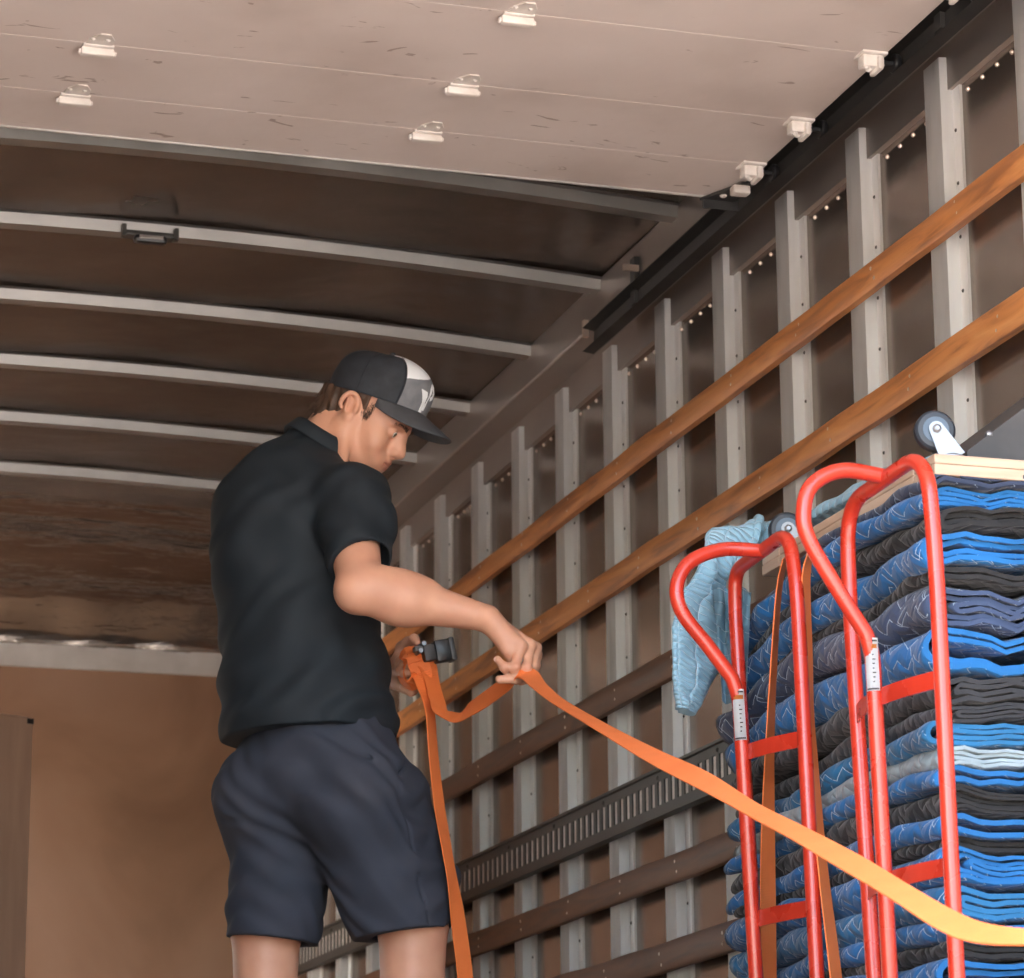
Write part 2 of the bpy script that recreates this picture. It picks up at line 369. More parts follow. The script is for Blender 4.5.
# ================================================================== WOODEN SLATS AND CARGO TRACK
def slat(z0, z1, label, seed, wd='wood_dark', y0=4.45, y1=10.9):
    rnd = random.Random(seed); bm = bmesh.new(); n = 70; R = []
    for i in range(n+1):
        y = y0+(y1-y0)*i/n; wv = .006*noise.noise(Vector((y*.9, seed, 0)))+.0025*noise.noise(Vector((y*4, seed, 3)))
        wt = .003*noise.noise(Vector((y*3, seed, 7)))
        x0, x1 = 2.552+.002*noise.noise(Vector((y*2, seed, 9))), 2.5735
        R.append([bm.verts.new(q) for q in ((x1, y, z0+wv), (x0+.004, y, z0+wv), (x0, y, z0+wv+.005), (x0, y, z1+wv+wt-.005), (x0+.004, y, z1+wv+wt), (x1, y, z1+wv+wt))])
    for a, b in zip(R, R[1:]):
        for k in range(6): bm.faces.new((a[k], a[(k+1) % 6], b[(k+1) % 6], b[k]))
    bm.faces.new(R[0]); bm.faces.new(R[-1][::-1])
    nf = len(bm.faces); y = y0+rnd.random()*.3
    while y < y1:
        for dz in (.018, .044): dome(bm, (2.5525, y+rnd.uniform(-.01, .01), z0+dz+rnd.uniform(-.004, .004)), (-1, 0, 0), .0045, .0018, 8)
        y += PIT
    bm.faces.ensure_lookup_table()
    for f in bm.faces[nf:]: f.material_index = 1
    o = obj('wooden_slat', bm, (M[wd], M['rivet']), angle=40); tag(o, label, 'wooden slat', 'wooden slats along the wall')
    return o
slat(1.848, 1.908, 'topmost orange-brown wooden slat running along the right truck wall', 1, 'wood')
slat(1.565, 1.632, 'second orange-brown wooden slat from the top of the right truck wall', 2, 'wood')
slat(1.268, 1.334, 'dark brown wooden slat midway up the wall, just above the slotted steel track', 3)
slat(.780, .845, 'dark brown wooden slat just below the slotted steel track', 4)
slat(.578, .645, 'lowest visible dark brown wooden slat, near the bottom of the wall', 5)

t = thing('cargo_track', 'dark slotted steel cargo track running along the truck wall between wooden slats', 'cargo track', (2.5735, 4.45, 1.005))
bm = bmesh.new(); yy0, yy1 = 0, 6.45; sp = .0465; sw = .027; zt, zb = .028, -.030; H = .062
ys = [0.]; k = 0
while ys[-1] < yy1-sp: b0 = .012+k*sp; ys += [b0, b0+sw]; k += 1
ys.append(yy1)
zs = [-H+.012, zb, zt, H-.012]; xf, xb = -.014, -.010
gf = [[bm.verts.new((xf, y, z)) for z in zs] for y in ys]; gb = [[bm.verts.new((xb, y, z)) for z in zs] for y in ys]
for i in range(len(ys)-1):
    for j in range(3):
        if j == 1 and i % 2 == 1:
            for a, b in (((i, 1), (i, 2)), ((i, 2), (i+1, 2)), ((i+1, 2), (i+1, 1)), ((i+1, 1), (i, 1))):
                bm.faces.new((gf[a[0]][a[1]], gf[b[0]][b[1]], gb[b[0]][b[1]], gb[a[0]][a[1]]))
            continue
        bm.faces.new((gf[i][j], gf[i+1][j], gf[i+1][j+1], gf[i][j+1])); bm.faces.new((gb[i][j], gb[i][j+1], gb[i+1][j+1], gb[i+1][j]))
for sgn in (-1, 1):                              # raised lips above and below the slots
    z0 = sgn*(H-.012); pv = [(xf, z0), (-.021, z0+sgn*.002), (-.021, z0+sgn*.009), (-.0, z0+sgn*.012), (-.0, z0+sgn*.008), (xb, z0)]
    rows = [[bm.verts.new((px, y, pz)) for px, pz in pv] for y in (0, yy1)]
    for a in range(6): bm.faces.new((rows[0][a], rows[0][(a+1) % 6], rows[1][(a+1) % 6], rows[1][a]))
    for r in rows: bm.faces.new(r)
for i in range(16): dome(bm, (-.015, .2+i*PIT, .038), (-1, 0, 0), .006, .004)
obj('rail', bm, M['etrack'], t)
bm = bmesh.new(); bx(bm, -.0098, -.006, 0, yy1, zb-.006, zt+.006); obj('added_slot_strip', bm, M['hinge'], t)  # added pale strip, its colour lightens the slots

# ================================================================== ROLL-UP DOOR OVERHEAD
ZD = 2.231; DX0, DX1 = .2, 2.462
door = None
seams = [6.278, 6.06, 5.785, 5.405, 5.03, 4.66, 4.28, 3.9, 3.52, 3.2]
bm = bmesh.new()
for a, b in zip(seams, seams[1:]): bx(bm, DX0, DX1, b+.0004, a-.0004, ZD+.0, ZD+.018, bev=.0012)
bx(bm, DX0, DX1, 3.2, 6.276, ZD+.003, ZD+.02)
door = struct('door_1', bm, M['door'])
bm = bmesh.new(); bx(bm, DX0, DX1, 6.276, 6.281, ZD-.004, ZD+.024); obj('edge_strip', bm, M['strip'], door)
def hinge_bm():
    bm = bmesh.new()
    bx(bm, -.028, .028, -.004, .030, -.006, 0, bev=.002)          # lower leaf
    # upper leaf with a rounded ear
    pts = [(-.024, .0), (.024, .0), (.024, .03), (.014, .055), (-.004, .055), (-.02, .03)]
    va = [bm.verts.new((x, -y, -.003)) for x, y in pts]; vb = [bm.verts.new((x, -y, -.0)) for x, y in pts]
    bm.faces.new(va); bm.faces.new(vb[::-1])
    for i in range(6): bm.faces.new((va[i], va[(i+1) % 6], vb[(i+1) % 6], vb[i]))
    bx(bm, -.030, .030, .006, .026, -.020, -.004, bev=.003)
    tube(bm, [(-.034, .016, -.012), (.034, .016, -.012)], .006, 8)
    for x, y in ((-.015, -.03), (.012, -.03), (0, .034)): dome(bm, (x, y, -.003), (0, 0, -1), .005, .004, 8)
    return bm
h0 = None
for x in (.945, 1.697):
    for y in (6.06, 5.785, 5.405, 5.03, 4.66, 4.28, 3.9, 3.52):
        if not h0: h0 = obj('hinge', hinge_bm(), M['hinge'], door, angle=35); h = h0
        else: h = h0.copy(); C.objects.link(h); h.parent = door
        h.location = (x, y, ZD); h.scale = (1.1, 1.0, 1.0)
rh0 = None
def rollhinge_bm():
    bm = bmesh.new()
    bx(bm, -.045, .010, -.02, .03, -.006, 0, bev=.002)
    bx(bm, -.040, .006, -.010, .022, -.030, -.005, bev=.004)
    bx(bm, -.012, .0, -.02, .03, -.038, -.008, bev=.004)
    for x, y in ((-.03, .0), (-.02, .012)): dome(bm, (x, y, -.03), (0, 0, -1), .007, .005)
    return bm
def roller_bm():
    bm = bmesh.new(); tube(bm, [(-.01, 0, -.016), (.045, 0, -.016)], .005, 10)
    lathe(bm, (.026, 0, -.016), (1, 0, 0), [(.004, 0), (.018, 0), (.0205, .003), (.0205, .010), (.018, .014), (.004, .014)], 20); return bm
for y in (6.06, 5.785, 5.405, 5.03, 4.66, 4.28, 3.9, 3.52):
    if not rh0:
        rh0 = obj('roller_hinge', rollhinge_bm(), M['hinge'], door, angle=35); h = rh0
        ro0 = obj('roller', roller_bm(), M['plastic'], rh0, angle=35)
    else:
        h = rh0.copy(); C.objects.link(h); h.parent = door; r = ro0.copy(); C.objects.link(r); r.parent = h
    h.location = (2.452, y, ZD)
bm = bmesh.new()                                             # black top corner bracket at the far end of the door
vs_ = [(2.395, 6.285), (2.475, 6.285), (2.475, 6.16), (2.45, 6.16)]
a = [bm.verts.new((x, y, ZD-.004)) for x, y in vs_]; b = [bm.verts.new((x, y, ZD-.010)) for x, y in vs_]
bm.faces.new(a); bm.faces.new(b[::-1])
for i in range(4): bm.faces.new((a[i], a[(i+1) % 4], b[(i+1) % 4], b[i]))
bx(bm, 2.40, 2.485, 6.274, 6.280, ZD-.03, ZD-.004)
br = obj('corner_bracket', bm, M['black_steel'], door)
bm = bmesh.new(); dome(bm, (2.435, 6.24, ZD-.010), (0, 0, -1), .009, .006); bx(bm, 2.43, 2.47, 6.16, 6.19, ZD-.03, ZD-.01, bev=.004); obj('bracket_bolt', bm, M['hinge'], br)
# black track the rollers run in, hung under the rail
bm = bmesh.new(); pr = [(2.470, ZD-.045), (2.500, ZD-.050), (2.503, ZD+.012), (2.470, ZD+.018)]
rows = [[bm.verts.new((x, y, z)) for x, z in pr] for y in (YR+.05, 7.35)]
for k in range(3): bm.faces.new((rows[0][k], rows[0][k+1], rows[1][k+1], rows[1][k]))
bmesh.ops.solidify(bm, geom=bm.faces[:], thickness=.003)
bx(bm, 2.500, 2.507, YR+.05, 7.30, ZD-.03, ZD+.05)
for y in (5.2, 6.1, 7.0): bx(bm, 2.49, 2.52, y, y+.03, ZD-.02, ZD+.10)
tr = obj('door_track', bm, M['black_steel']); tr['kind'] = 'structure'; tr.name = 'trim_8'
bm = bmesh.new(); bx(bm, 2.478, 2.492, 7.36, 7.375, ZD+.0, ZD+.045); bx(bm, 2.46, 2.50, 6.99, 7.0, ZD+.06, ZD+.075); obj('track_clip', bm, M['rivet'], tr)

# dome lamp on the second bow
p = at(148, 243, 2, 2.36)
t = thing('ceiling_lamp', 'small dark unlit dome lamp bolted under the second roof bow', 'ceiling lamp', (p.x, 7.30, roofz(p.x)-.03))
bm = bmesh.new(); bx(bm, -.062, .062, -.016, .02, -.014, .0, bev=.004); bx(bm, -.07, -.06, -.02, .0, -.018, .012); bx(bm, .06, .07, -.02, .0, -.018, .012); obj('bracket', bm, M['etrack'], t)
bm = bmesh.new(); bx(bm, -.042, .042, -.03, .0, -.034, -.012, bev=.010); obj('housing', bm, M['plastic'], t)
bm = bmesh.new(); bx(bm, -.03, .03, -.033, -.028, -.026, -.016, bev=.002); obj('lens', bm, M['lens'], t)

# ================================================================== CARDBOARD BOX far left
bc = at(33.5, 717, 1, 9.2)
rz = math.radians(24); ex = Vector((math.cos(rz), math.sin(rz), 0)); ey = Vector((-math.sin(rz), math.cos(rz), 0))
t = thing('cardboard_box', 'tall closed brown cardboard box standing before the plywood wall', 'box', (bc.x, 9.2, 0), rz)
bm = bmesh.new(); Hb = bc.z; bx(bm, -.55, 0, 0, .55, 0, Hb-.004, bev=.004); obj('body', bm, M['carton'], t)
for y0, y1 in ((.002, .272), (.278, .548)):
    bm = bmesh.new(); bx(bm, -.548, -.002, y0, y1, Hb-.004, Hb, bev=.0015); obj('flap', bm, M['carton'], t)
bm = bmesh.new(); bx(bm, -.022, .0005, -.002, .012, Hb-.022, Hb-.006); obj('corner_notch', bm, M['plastic'], t)  # black block stands for the dark notch in the top corner

# ================================================================== BLANKET STACK
SX, SY0, SY1 = 2.128, 4.575, 5.50
top_z = at(945, 477, 1, SY0).z
print('stack top', top_z)
def warp(x, y, z):
    s = z/top_z
    n1 = noise.noise(Vector((x*7, y*2.2, z*3.2))); n2 = noise.noise(Vector((x*17, y*6, z*8+4)))
    return min(1, s*1.4)*(.030*n1+.013*n2+.008*noise.noise(Vector((x*34, y*4, z*16)))) - s*.05*max(0, (y-5.0)/.5)**1.4
seq = [  # colour, thickness, loops, inset, label
 ('navy', .022, 1, .012, 'dark navy quilted blanket folded thin on the very top of the stack'),
 ('blue', .036, 2, .0, 'bright blue quilted blanket in thin folds just under the navy top blanket'),
 ('black', .040, 2, .020, 'black quilted blanket sandwiched between two bright blue ones near the stack top'),
 ('blue', .056, 2, .0, 'blue quilted blanket with two open folds below the top black blanket'),
 ('black', .024, 1, .018, 'thin brown-black blanket lying directly on the slate blue blanket'),
 ('slate', .070, 3, .0, 'slate blue quilted blanket rolled into a thick swirl near the top'),
 ('blue', .076, 2, -.005, 'thick puffy bright blue blanket with crossed white stitching under the slate swirl'),
 ('charcoal', .046, 2, .004, 'charcoal grey blanket with a wide open fold, middle of the stack'),
 ('charcoal', .032, 2, .018, 'thinner charcoal blanket right beneath the open-folded charcoal one'),
 ('teal', .042, 2, .006, 'teal blue quilted blanket resting on the pale grey blanket'),
 ('pale', .034, 2, .004, 'pale grey worn blanket with a pinkish edge'),
 ('blue', .030, 1, .0, 'blue quilted blanket directly below the pale grey one'),
 ('black', .044, 3, .010, 'black blanket with tight nested folds under the pale grey and blue pair'),
 ('blue', .036, 1, .004, 'blue blanket squeezed between two black blankets low in the stack'),
 ('black', .020, 1, .012, 'very thin black blanket low in the stack'),
 ('blue', .058, 3, .0, 'blue blanket with a flattened open loop beside the lower red crossbar'),
 ('teal', .052, 2, .004, 'crumpled teal blue blanket just above where the orange strap leaves the picture'),
 ('blue', .036, 2, .0, 'blue quilted blanket level with the orange strap at the right edge'),
 ('black', .022, 1, .014, 'thin black blanket just below the orange strap at the right edge'),
 ('blue', .062, 2, -.004, 'lowest bright blue quilted blanket visible, at the bottom edge of the picture'),
]
z = top_z
def blanket(T, zc, loops, inset, mt, label, seed, x1=2.535, y0=SY0, y1=SY1):
    rnd = random.Random(seed); bm = bmesh.new(); uvl = bm.loops.layers.uv.verify()
    t = min(.0105, T/(2*loops)*.80); ny = 46; arc = 9
    yo0 = rnd.uniform(-.012, .012); yo1 = rnd.uniform(-.03, .035); ph = rnd.random()*9
    for q in range(loops):
        R = T/2-t/2-q*(t*1.25 if loops < 3 else T/2/loops*1.02); R = max(R, t*.52)
        dx = q*(.012+rnd.random()*.022); yq = q*rnd.uniform(-.004, .014)
        zoff = (rnd.random()-.5)*t*.3*(q > 0)
        path = []
        for k in range(12): path.append((x1-(x1-(SX+inset+dx+R))*(k/11)**.7, R, 0, 1))
        for k in range(1, arc): a = PI*k/arc; path.append((SX+inset+dx+R-math.sin(a)*R*1.15, math.cos(a)*R, -math.sin(a), math.cos(a)))
        for k in range(12): path.append((SX+inset+dx+R+(x1-(SX+inset+dx+R))*(k/11)**1.4, -R, 0, -1))
        # outer and inner offset
        out = [(px+nx_*t/2, pz+nz_*t/2) for px, pz, nx_, nz_ in path]; inn = [(px-nx_*t/2, pz-nz_*t/2) for px, pz, nx_, nz_ in path]
        loop = out+inn[::-1]; s = [0]
        for i in range(1, len(loop)): s.append(s[-1]+math.dist(loop[i], loop[i-1]))
        rows = []
        for j in range(ny+1):
            ty = j/ny; y = y0+yo0+yq+(y1+yo1-y0-yo0-yq)*ty
            endr = min(ty, 1-ty)*ny
            row = []
            for i, (px, pz) in enumerate(loop):
                near = math.exp(-max(0, px-SX-.03)/.09)
                dxn = near*(.026*noise.noise(Vector((y*3.1+ph, seed, q*.3)))+.006*noise.noise(Vector((y*11, seed, 4)))+.0035*math.sin(y*41+ph+pz*30))
                dz = near*.8*t*noise.noise(Vector((y*7+ph, px*9, seed)))
                puff = 1 - (.10 if endr == 0 else 0)
                dxn = max(dxn, -.024)
                ye = y + (.010*noise.noise(Vector((px*14, seed, 1)))*(1 if j in (0, ny) else 0))
                row.append(bm.verts.new((px+dxn, ye, zc+pz*puff*(.80+.20*math.exp(-max(0, px-SX-.02)/.05))+zoff+dz+warp(px, y, zc))))
            rows.append(row)
        n = len(loop)
        for j in range(ny):
            for i in range(n):
                i2 = (i+1) % n
                f = bm.faces.new((rows[j][i], rows[j][i2], rows[j+1][i2], rows[j+1][i])); f.smooth = True
                s2 = s[i2] if i2 else s[-1]+t
                for lp, (a, b) in zip(f.loops, ((s[i], j), (s2, j), (s2, j+1), (s[i], j+1))): lp[uvl].uv = (a+seed*.37, (y1-y0)*b/ny+seed*.13+q*.05)
        h = n//2
        for row in (rows[0], rows[-1]):
            for i in range(h-1): bm.faces.new((row[i], row[i+1], row[n-2-i], row[n-1-i])).smooth = False
    o = obj('folded_blanket', bm, mt); tag(o, label, 'blanket', 'folded moving blankets in the stack')
    return o
for i, (c, T, lo, ins, lab) in enumerate(seq):
    T *= 1.02
    blanket(T, z-T/2, lo, ins, Q[c], lab, i+1); z -= T*.985
print('lowest z', z)
low = max(1, round(z/.062)); Tl = z/low
for i in range(low):
    blanket(Tl, z-Tl/2, 2, .004, Q['deep' if i % 2 else 'blue'], 'blue quilted blanket at the foot of the stack, hidden below the picture edge', 40+i); z -= Tl

# light blue pad draped over the far end of the stack and lying along its top
bm = bmesh.new(); uvl = bm.loops.layers.uv.verify()
A = [atD(945, 462, 5.30), atD(900, 474, 5.50), atD(850, 500, 5.72), atD(800, 525, 5.92), atD(765, 531, 5.95), atD(738, 535, 5.86), atD(718, 560, 5.78), atD(706, 600, 5.78), atD(698, 645, 5.76), atD(690, 685, 5.75), atD(686, 712, 5.74)]
Wd = [.03, .035, .04, .035, .035, .04, .05, .06, .08, .05, .02]
path = smooth_path(A, 9); n = len(path); rows = []
sidev = Vector((.75, .45, .35)).normalized()
for i, p in enumerate(path):
    t_ = i/(n-1)*(len(A)-1); k = min(int(t_), len(A)-2); wd = Wd[k]*(1-(t_-k))+Wd[k+1]*(t_-k)
    tg = (path[min(i+1, n-1)]-path[max(0, i-1)]).normalized(); sv = (sidev-tg*sidev.dot(tg)).normalized(); nn = tg.cross(sv)
    row = []
    for j in range(22):
        a = 2*PI*j/22; rr = 1+.16*math.sin(i*1.25+math.sin(j*.6)*1.4)
        wob = .012*noise.noise(Vector((i*.12, j*.5, 2)))
        row.append(bm.verts.new(p+sv*math.cos(a)*wd*(1+.3*noise.noise(Vector((i*.1, 0, 5))))+nn*math.sin(a)*(.016*rr+wob)))
    rows.append(row)
for i in range(n-1):
    for j in range(22):
        f = bm.faces.new((rows[i][j], rows[i][(j+1) % 22], rows[i+1][(j+1) % 22], rows[i+1][j])); f.smooth = True
        for lp, (a, b) in zip(f.loops, ((i, j), (i, j+1), (i+1, j+1), (i+1, j))): lp[uvl].uv = (a*.012, b*.012)
bm.faces.new(rows[0]); bm.faces.new(rows[-1][::-1])
o = obj('pale_blanket', bm, Q['light']); tag(o, 'crumpled light blue ribbed blanket drooping over the far end of the stack', 'blanket')
# hanging crumpled corner of the same pad
bm = bmesh.new(); uvl = bm.loops.layers.uv.verify(); rows = []
P0, P1, P2, P3 = atD(712, 585, 5.74), atD(752, 590, 5.66), atD(745, 712, 5.66), atD(722, 700, 5.72)
for i in range(25):
    a = i/24; row = []
    for j in range(17):
        b = j/16; q = (P0*(1-b)+P1*b)*(1-a)+(P3*(1-b)+P2*b)*a
        row.append(bm.verts.new(q+Hh*(-.02*math.sin(b*11+a*3)-.012*noise.noise(Vector((a*6, b*6, 1))))))
    rows.append(row)
for i in range(24):
    for j in range(16):
        f = bm.faces.new((rows[i][j], rows[i][j+1], rows[i+1][j+1], rows[i+1][j])); f.smooth = True
        for lp, (a, b) in zip(f.loops, ((j, i), (j+1, i), (j+1, i+1), (j, i+1))): lp[uvl].uv = (b*.006, a*.006)
bmesh.ops.solidify(bm, geom=bm.faces[:], thickness=.01)
obj('hanging_corner', bm, Q['light'], o)

# ================================================================== DOLLIES upside down on the stack, with casters
def caster(parent, c, d, lean, wh_r=.034):
    """upturned caster: wheel centre c, wheel axle direction d, plate below on the board"""
    d = Vector(d).normalized(); base = c+lean
    bm = bmesh.new()
    lathe(bm, c-d*.012, d, [(.012, 0), (.024, -.001), (wh_r-.004, .0), (wh_r, .004), (wh_r, .020), (wh_r-.004, .024), (.024, .025), (.012, .024)], 36)
    wl = obj('wheel', bm, M['rubber'], parent, angle=35, world=True)
    bm = bmesh.new(); lathe(bm, c-d*.0135, d, [(.004, 0), (.022, 0), (.0235, .002), (.0235, .025), (.022, .027), (.004, .027)], 28); obj('hub', bm, M['hub'], wl, angle=35, world=True)
    bm = bmesh.new(); ax = lean.normalized(); sd_ = d.cross(ax).normalized()
    for s in (-1, 1):
        o_ = d*s*.0175
        outl = []
        for k in range(9): a = PI*k/8; outl.append(sd_*math.cos(a)*.013-ax*math.sin(a)*.013)
        outl += [ax*lean.length-sd_*.022, ax*lean.length+sd_*.022]
        va = [bm.verts.new(c+q+o_-d*.0012) for q in outl]; vb = [bm.verts.new(c+q+o_+d*.0012) for q in outl]
        bm.faces.new(va); bm.faces.new(vb[::-1])
        for k in range(len(va)): bm.faces.new((va[k], va[(k+1) % len(va)], vb[(k+1) % len(va)], vb[k]))
    z_ = base.z
    bx(bm, base.x-.03, base.x+.03, base.y-.024, base.y+.024, z_-.004, z_, bev=.001)
    lathe(bm, Vector((base.x, base.y, z_)), (0, 0, 1), [(.024, 0), (.024, .006), (.018, .01), (.01, .01)], 20)
    fk = obj('fork', bm, M['galv'], parent, world=True)
    for s in (-1, 1):
        bm = bmesh.new(); lathe(bm, c+d*s*.019, d*s, [(.0075, 0), (.0075, .004), (.004, .006), (0, .006)], 6)
        obj('axle_nut', bm, M['galv'], fk, world=True)
def dolly(label, c0, lx, ly, th, wheel, lean, wheel2):
    """c0: near lower corner of the frame (x=left face)"""
    t = thing('furniture_dolly', label, 'dolly', (c0[0], c0[1], c0[2]))
    x, y, z0 = c0; wb = .085
    for (a, b, c, d) in ((0, lx, 0, wb), (0, lx, ly-wb, ly), (0, wb, wb+.001, ly-wb-.001), (lx-wb, lx, wb+.001, ly-wb-.001)):
        bm = bmesh.new(); bx(bm, a, b, c, d, 0, th*.52, bev=.002); bx(bm, a+.0005, b-.0005, c+.0005, d-.0005, th*.53, th, bev=.003)
        obj('board', bm, M['paleply'], t)
    caster(t, wheel, (-.22, -.97, 0), lean)
    caster(t, wheel2, (-.22, -.97, 0), Vector((.022, 0, z0+th+.002-wheel2.z)))
    for cx, cy in ((x+lx-.07, y+.05), (x+lx-.07, y+ly-.05)): caster(t, Vector((cx-.025, cy, z0+th+.055)), (0, 1, 0), Vector((.025, 0, -.053)))
    return t
c0 = at(935, 474, 1, SY0-.01); zt1 = c0.z
print('dolly', c0)
wc = atD(934.5, 431.5, (Vector((c0.x, SY0+.05, 0)).dot(Hh)))
th1 = at(935, 453, 1, SY0-.01).z-c0.z
b1 = at(948, 451, 1, wc.y-.005); b1.z = zt1+th1+.002
yfar = at(762, 579, 0, c0.x).y
print('dolly far end', yfar)
w2 = atD(786.5, 531, Vector((c0.x+.05, yfar-.06, 0)).dot(Hh))
dolly('long pale wooden furniture dolly lying upside down on the blanket stack, casters up', (c0.x, c0.y, c0.z), .36, yfar-c0.y, th1, wc, Vector((b1.x-wc.x+.005, b1.y-wc.y, b1.z-wc.z)), w2)
# dark panel leaning on the near dolly
pa = at(967, 451, 1, SY0+.08); pb = at(1040, 396, 1, SY0+.08)
dirp = (pb-pa).normalized(); nrm_ = Vector((0, 1, 0)); thn = dirp.cross(nrm_).normalized()
if thn.z > 0: thn = -thn
t = thing('dark_panel', 'dark grey panel tilted up on the near wooden dolly at the right edge', 'panel', pa)
bm = bmesh.new(); Lp = .34; zb_ = zt1+th1+.001
outl = [pa, pa+dirp*Lp, Vector((pa.x+dirp.x*Lp+.03, 0, zb_+.12)), Vector((pa.x+.16, 0, zb_)), Vector((pa.x, 0, zb_))]
va = [bm.verts.new((q.x, SY0+.08, q.z)) for q in outl]; vb = [bm.verts.new((q.x, SY0+.38, q.z)) for q in outl]
bm.faces.new(va); bm.faces.new(vb[::-1])
for k in range(len(va)): bm.faces.new((va[k], va[(k+1) % len(va)], vb[(k+1) % len(va)], vb[k]))
obj('slab', bm, M['panel'], t, world=True)
bm = bmesh.new()
q = at(989, 434, 1, SY0+.085); dome(bm, q, (-.5, -1, .6), .008, .006)
obj('bolt', bm, M['galv'], t, world=True)

# ================================================================== HAND TRUCKS
RAD = .0129
def hand_truck(label, X, near, far, loop, archN, archF, ztop_px, bars, zbot, sticker):
    """near/far: (pixel x,y top), (pixel x,y bottom) of the two legs on the plane x=X; loop: pixels of the rear handle"""
    n1 = at(*near[0], 0, X); n0 = at(*near[1], 0, X); f1 = at(*far[0], 0, X); f0 = at(*far[1], 0, X)
    def ext(a, b, z): return b+(a-b)*((z-b.z)/(a.z-b.z))
    nb = ext(n1, n0, zbot); fb = ext(f1, f0, zbot)
    nt_ = at(*archN, 0, X); ft = at(*archF, 0, X)
    t = thing('hand_truck', label, 'hand truck', ((nb+fb)/2).to_tuple(), 0, 'red hand trucks strapped to the stack')
    bm = bmesh.new()
    path = round_path([nb, n1, nt_, ft, f1, fb], .085, 9)
    tube(bm, path, RAD, 18); frame = obj('frame', bm, M['red'], t, angle=60, world=True)
    # handle loop: goes out to the rear (towards -x) from the arch and down to the cross bars
    Ym = (n1.y+f1.y)/2
    pts = []
    for (px, py, yk) in loop: pts.append(at(px, py, 1, Ym*(1-yk)+((nt_+ft)/2).y*yk))
    ctop = at(*loop[0][:2], 0, X); loop = loop[1:]
    pts = pts[1:]
    cb = ext(pts[-2], pts[-1], zbot)
    path = smooth_path([ctop]+pts[:-2], 7)+round_path([pts[-3], pts[-2], cb], .03, 5)[1:]
    bm = bmesh.new(); tube(bm, path, RAD, 18); hd = obj('handle', bm, M['red'], t, angle=60, world=True)
    ctr = lambda z: ext(pts[-2], pts[-1], z)
    for zc in bars:
        a = ext(n1, n0, zc); b = ext(f1, f0, zc); c = ctr(zc); bm = bmesh.new(); R = []
        m_ = c+Vector((RAD*.6, 0, 0))
        for k in range(17):
            s = k/16; p = a*(1-s)**2+(m_*2-(a+b)*.5)*2*s*(1-s)+b*s*s
            tg = (a*(s-1)+(m_*2-(a+b)*.5)*(1-2*s)+b*s).normalized(); nn = tg.cross(Vector((0, 0, 1))).normalized()*.0022
            R.append([bm.verts.new(p+nn*q+Vector((0, 0, h_))) for q, h_ in ((-1, -.014), (1, -.014), (1, .014), (-1, .014))])
        for u, v in zip(R, R[1:]):
            for k in range(4): bm.faces.new((u[k], u[(k+1) % 4], v[(k+1) % 4], v[k]))
        bm.faces.new(R[0]); bm.faces.new(R[-1][::-1])
        obj('crossbar', bm, M['red'], t, world=True)
    # toe plate and wheels low down
    bm = bmesh.new(); bx(bm, X-.005, X+.03, nb.y-.02, fb.y+.02, zbot-.05, zbot-.044); bx(bm, X-.012, X-.003, nb.y-.02, fb.y+.02, zbot-.05, zbot+.12); obj('toe_plate', bm, M['red'], t, world=True)
    for y in (nb.y-.07, fb.y+.07):
        bm = bmesh.new(); lathe(bm, Vector((X-.11, y-.025, .127)), (0, 1, 0), [(.03, 0), (.07, .003), (.10, 0), (.125, .008), (.127, .025), (.125, .042), (.10, .05), (.07, .047), (.03, .05)], 36)
        wl = obj('wheel', bm, M['rubber'], t, angle=40, world=True)
        bm = bmesh.new(); lathe(bm, Vector((X-.11, y-.032, .127)), (0, 1, 0), [(.008, 0), (.03, 0), (.045, .012), (.045, .052), (.03, .064), (.008, .064)], 24); obj('wheel_hub', bm, M['hub'], wl, angle=40, world=True)
    bm = bmesh.new(); tube(bm, [(X-.11, nb.y-.11, .127), (X-.11, fb.y+.11, .127)], .008, 10)
    for y in (nb.y, fb.y): tube(bm, [(X-.11, y, .127), (X, y, .22)], .01, 10)
    obj('axle', bm, M['galv'], t, world=True)
    # paper label wrapped round the handle tube
    z1_, z0_ = sticker; c1_, c0_ = ctr(z1_), ctr(z0_); ax = (c1_-c0_).normalized()
    tocam = (Vector((0, 0, CAMZ))-c0_); tocam = (tocam-ax*tocam.dot(ax)).normalized(); sd_ = ax.cross(tocam)
    def patch(u0, u1, a0, a1, r, m, nm, par):
        bm = bmesh.new(); rows = []
        for u in (u0, u1): rows.append([bm.verts.new(c0_.lerp(c1_, u)+(tocam*math.cos(a0+(a1-a0)*k/10)+sd_*math.sin(a0+(a1-a0)*k/10))*r) for k in range(11)])
        for k in range(10): bm.faces.new((rows[0][k], rows[0][k+1], rows[1][k+1], rows[1][k]))
        bmesh.ops.solidify(bm, geom=bm.faces[:], thickness=.0002)
        return obj(nm, bm, m, par, world=True, smooth=True)
    st = patch(0, 1, -1.0, .75, RAD+.0007, M['white'], 'sticker', t)
    patch(.80, .88, -.75, .55, RAD+.0012, M['inkorange'], 'sticker_band', st)
    for u in (.02, .93): patch(u, u+.03, -.9, .6, RAD+.0012, M['ink'], 'sticker_line', st)
    for k in range(7): patch(.16+k*.085, .16+k*.085+.02, -.05, .12+.3*((k*7) % 3)/3, RAD+.0012, M['ink'], 'sticker_line', st)
    return t
X1 = 2.050
def zat(px, py, X): return at(px, py, 0, X).z
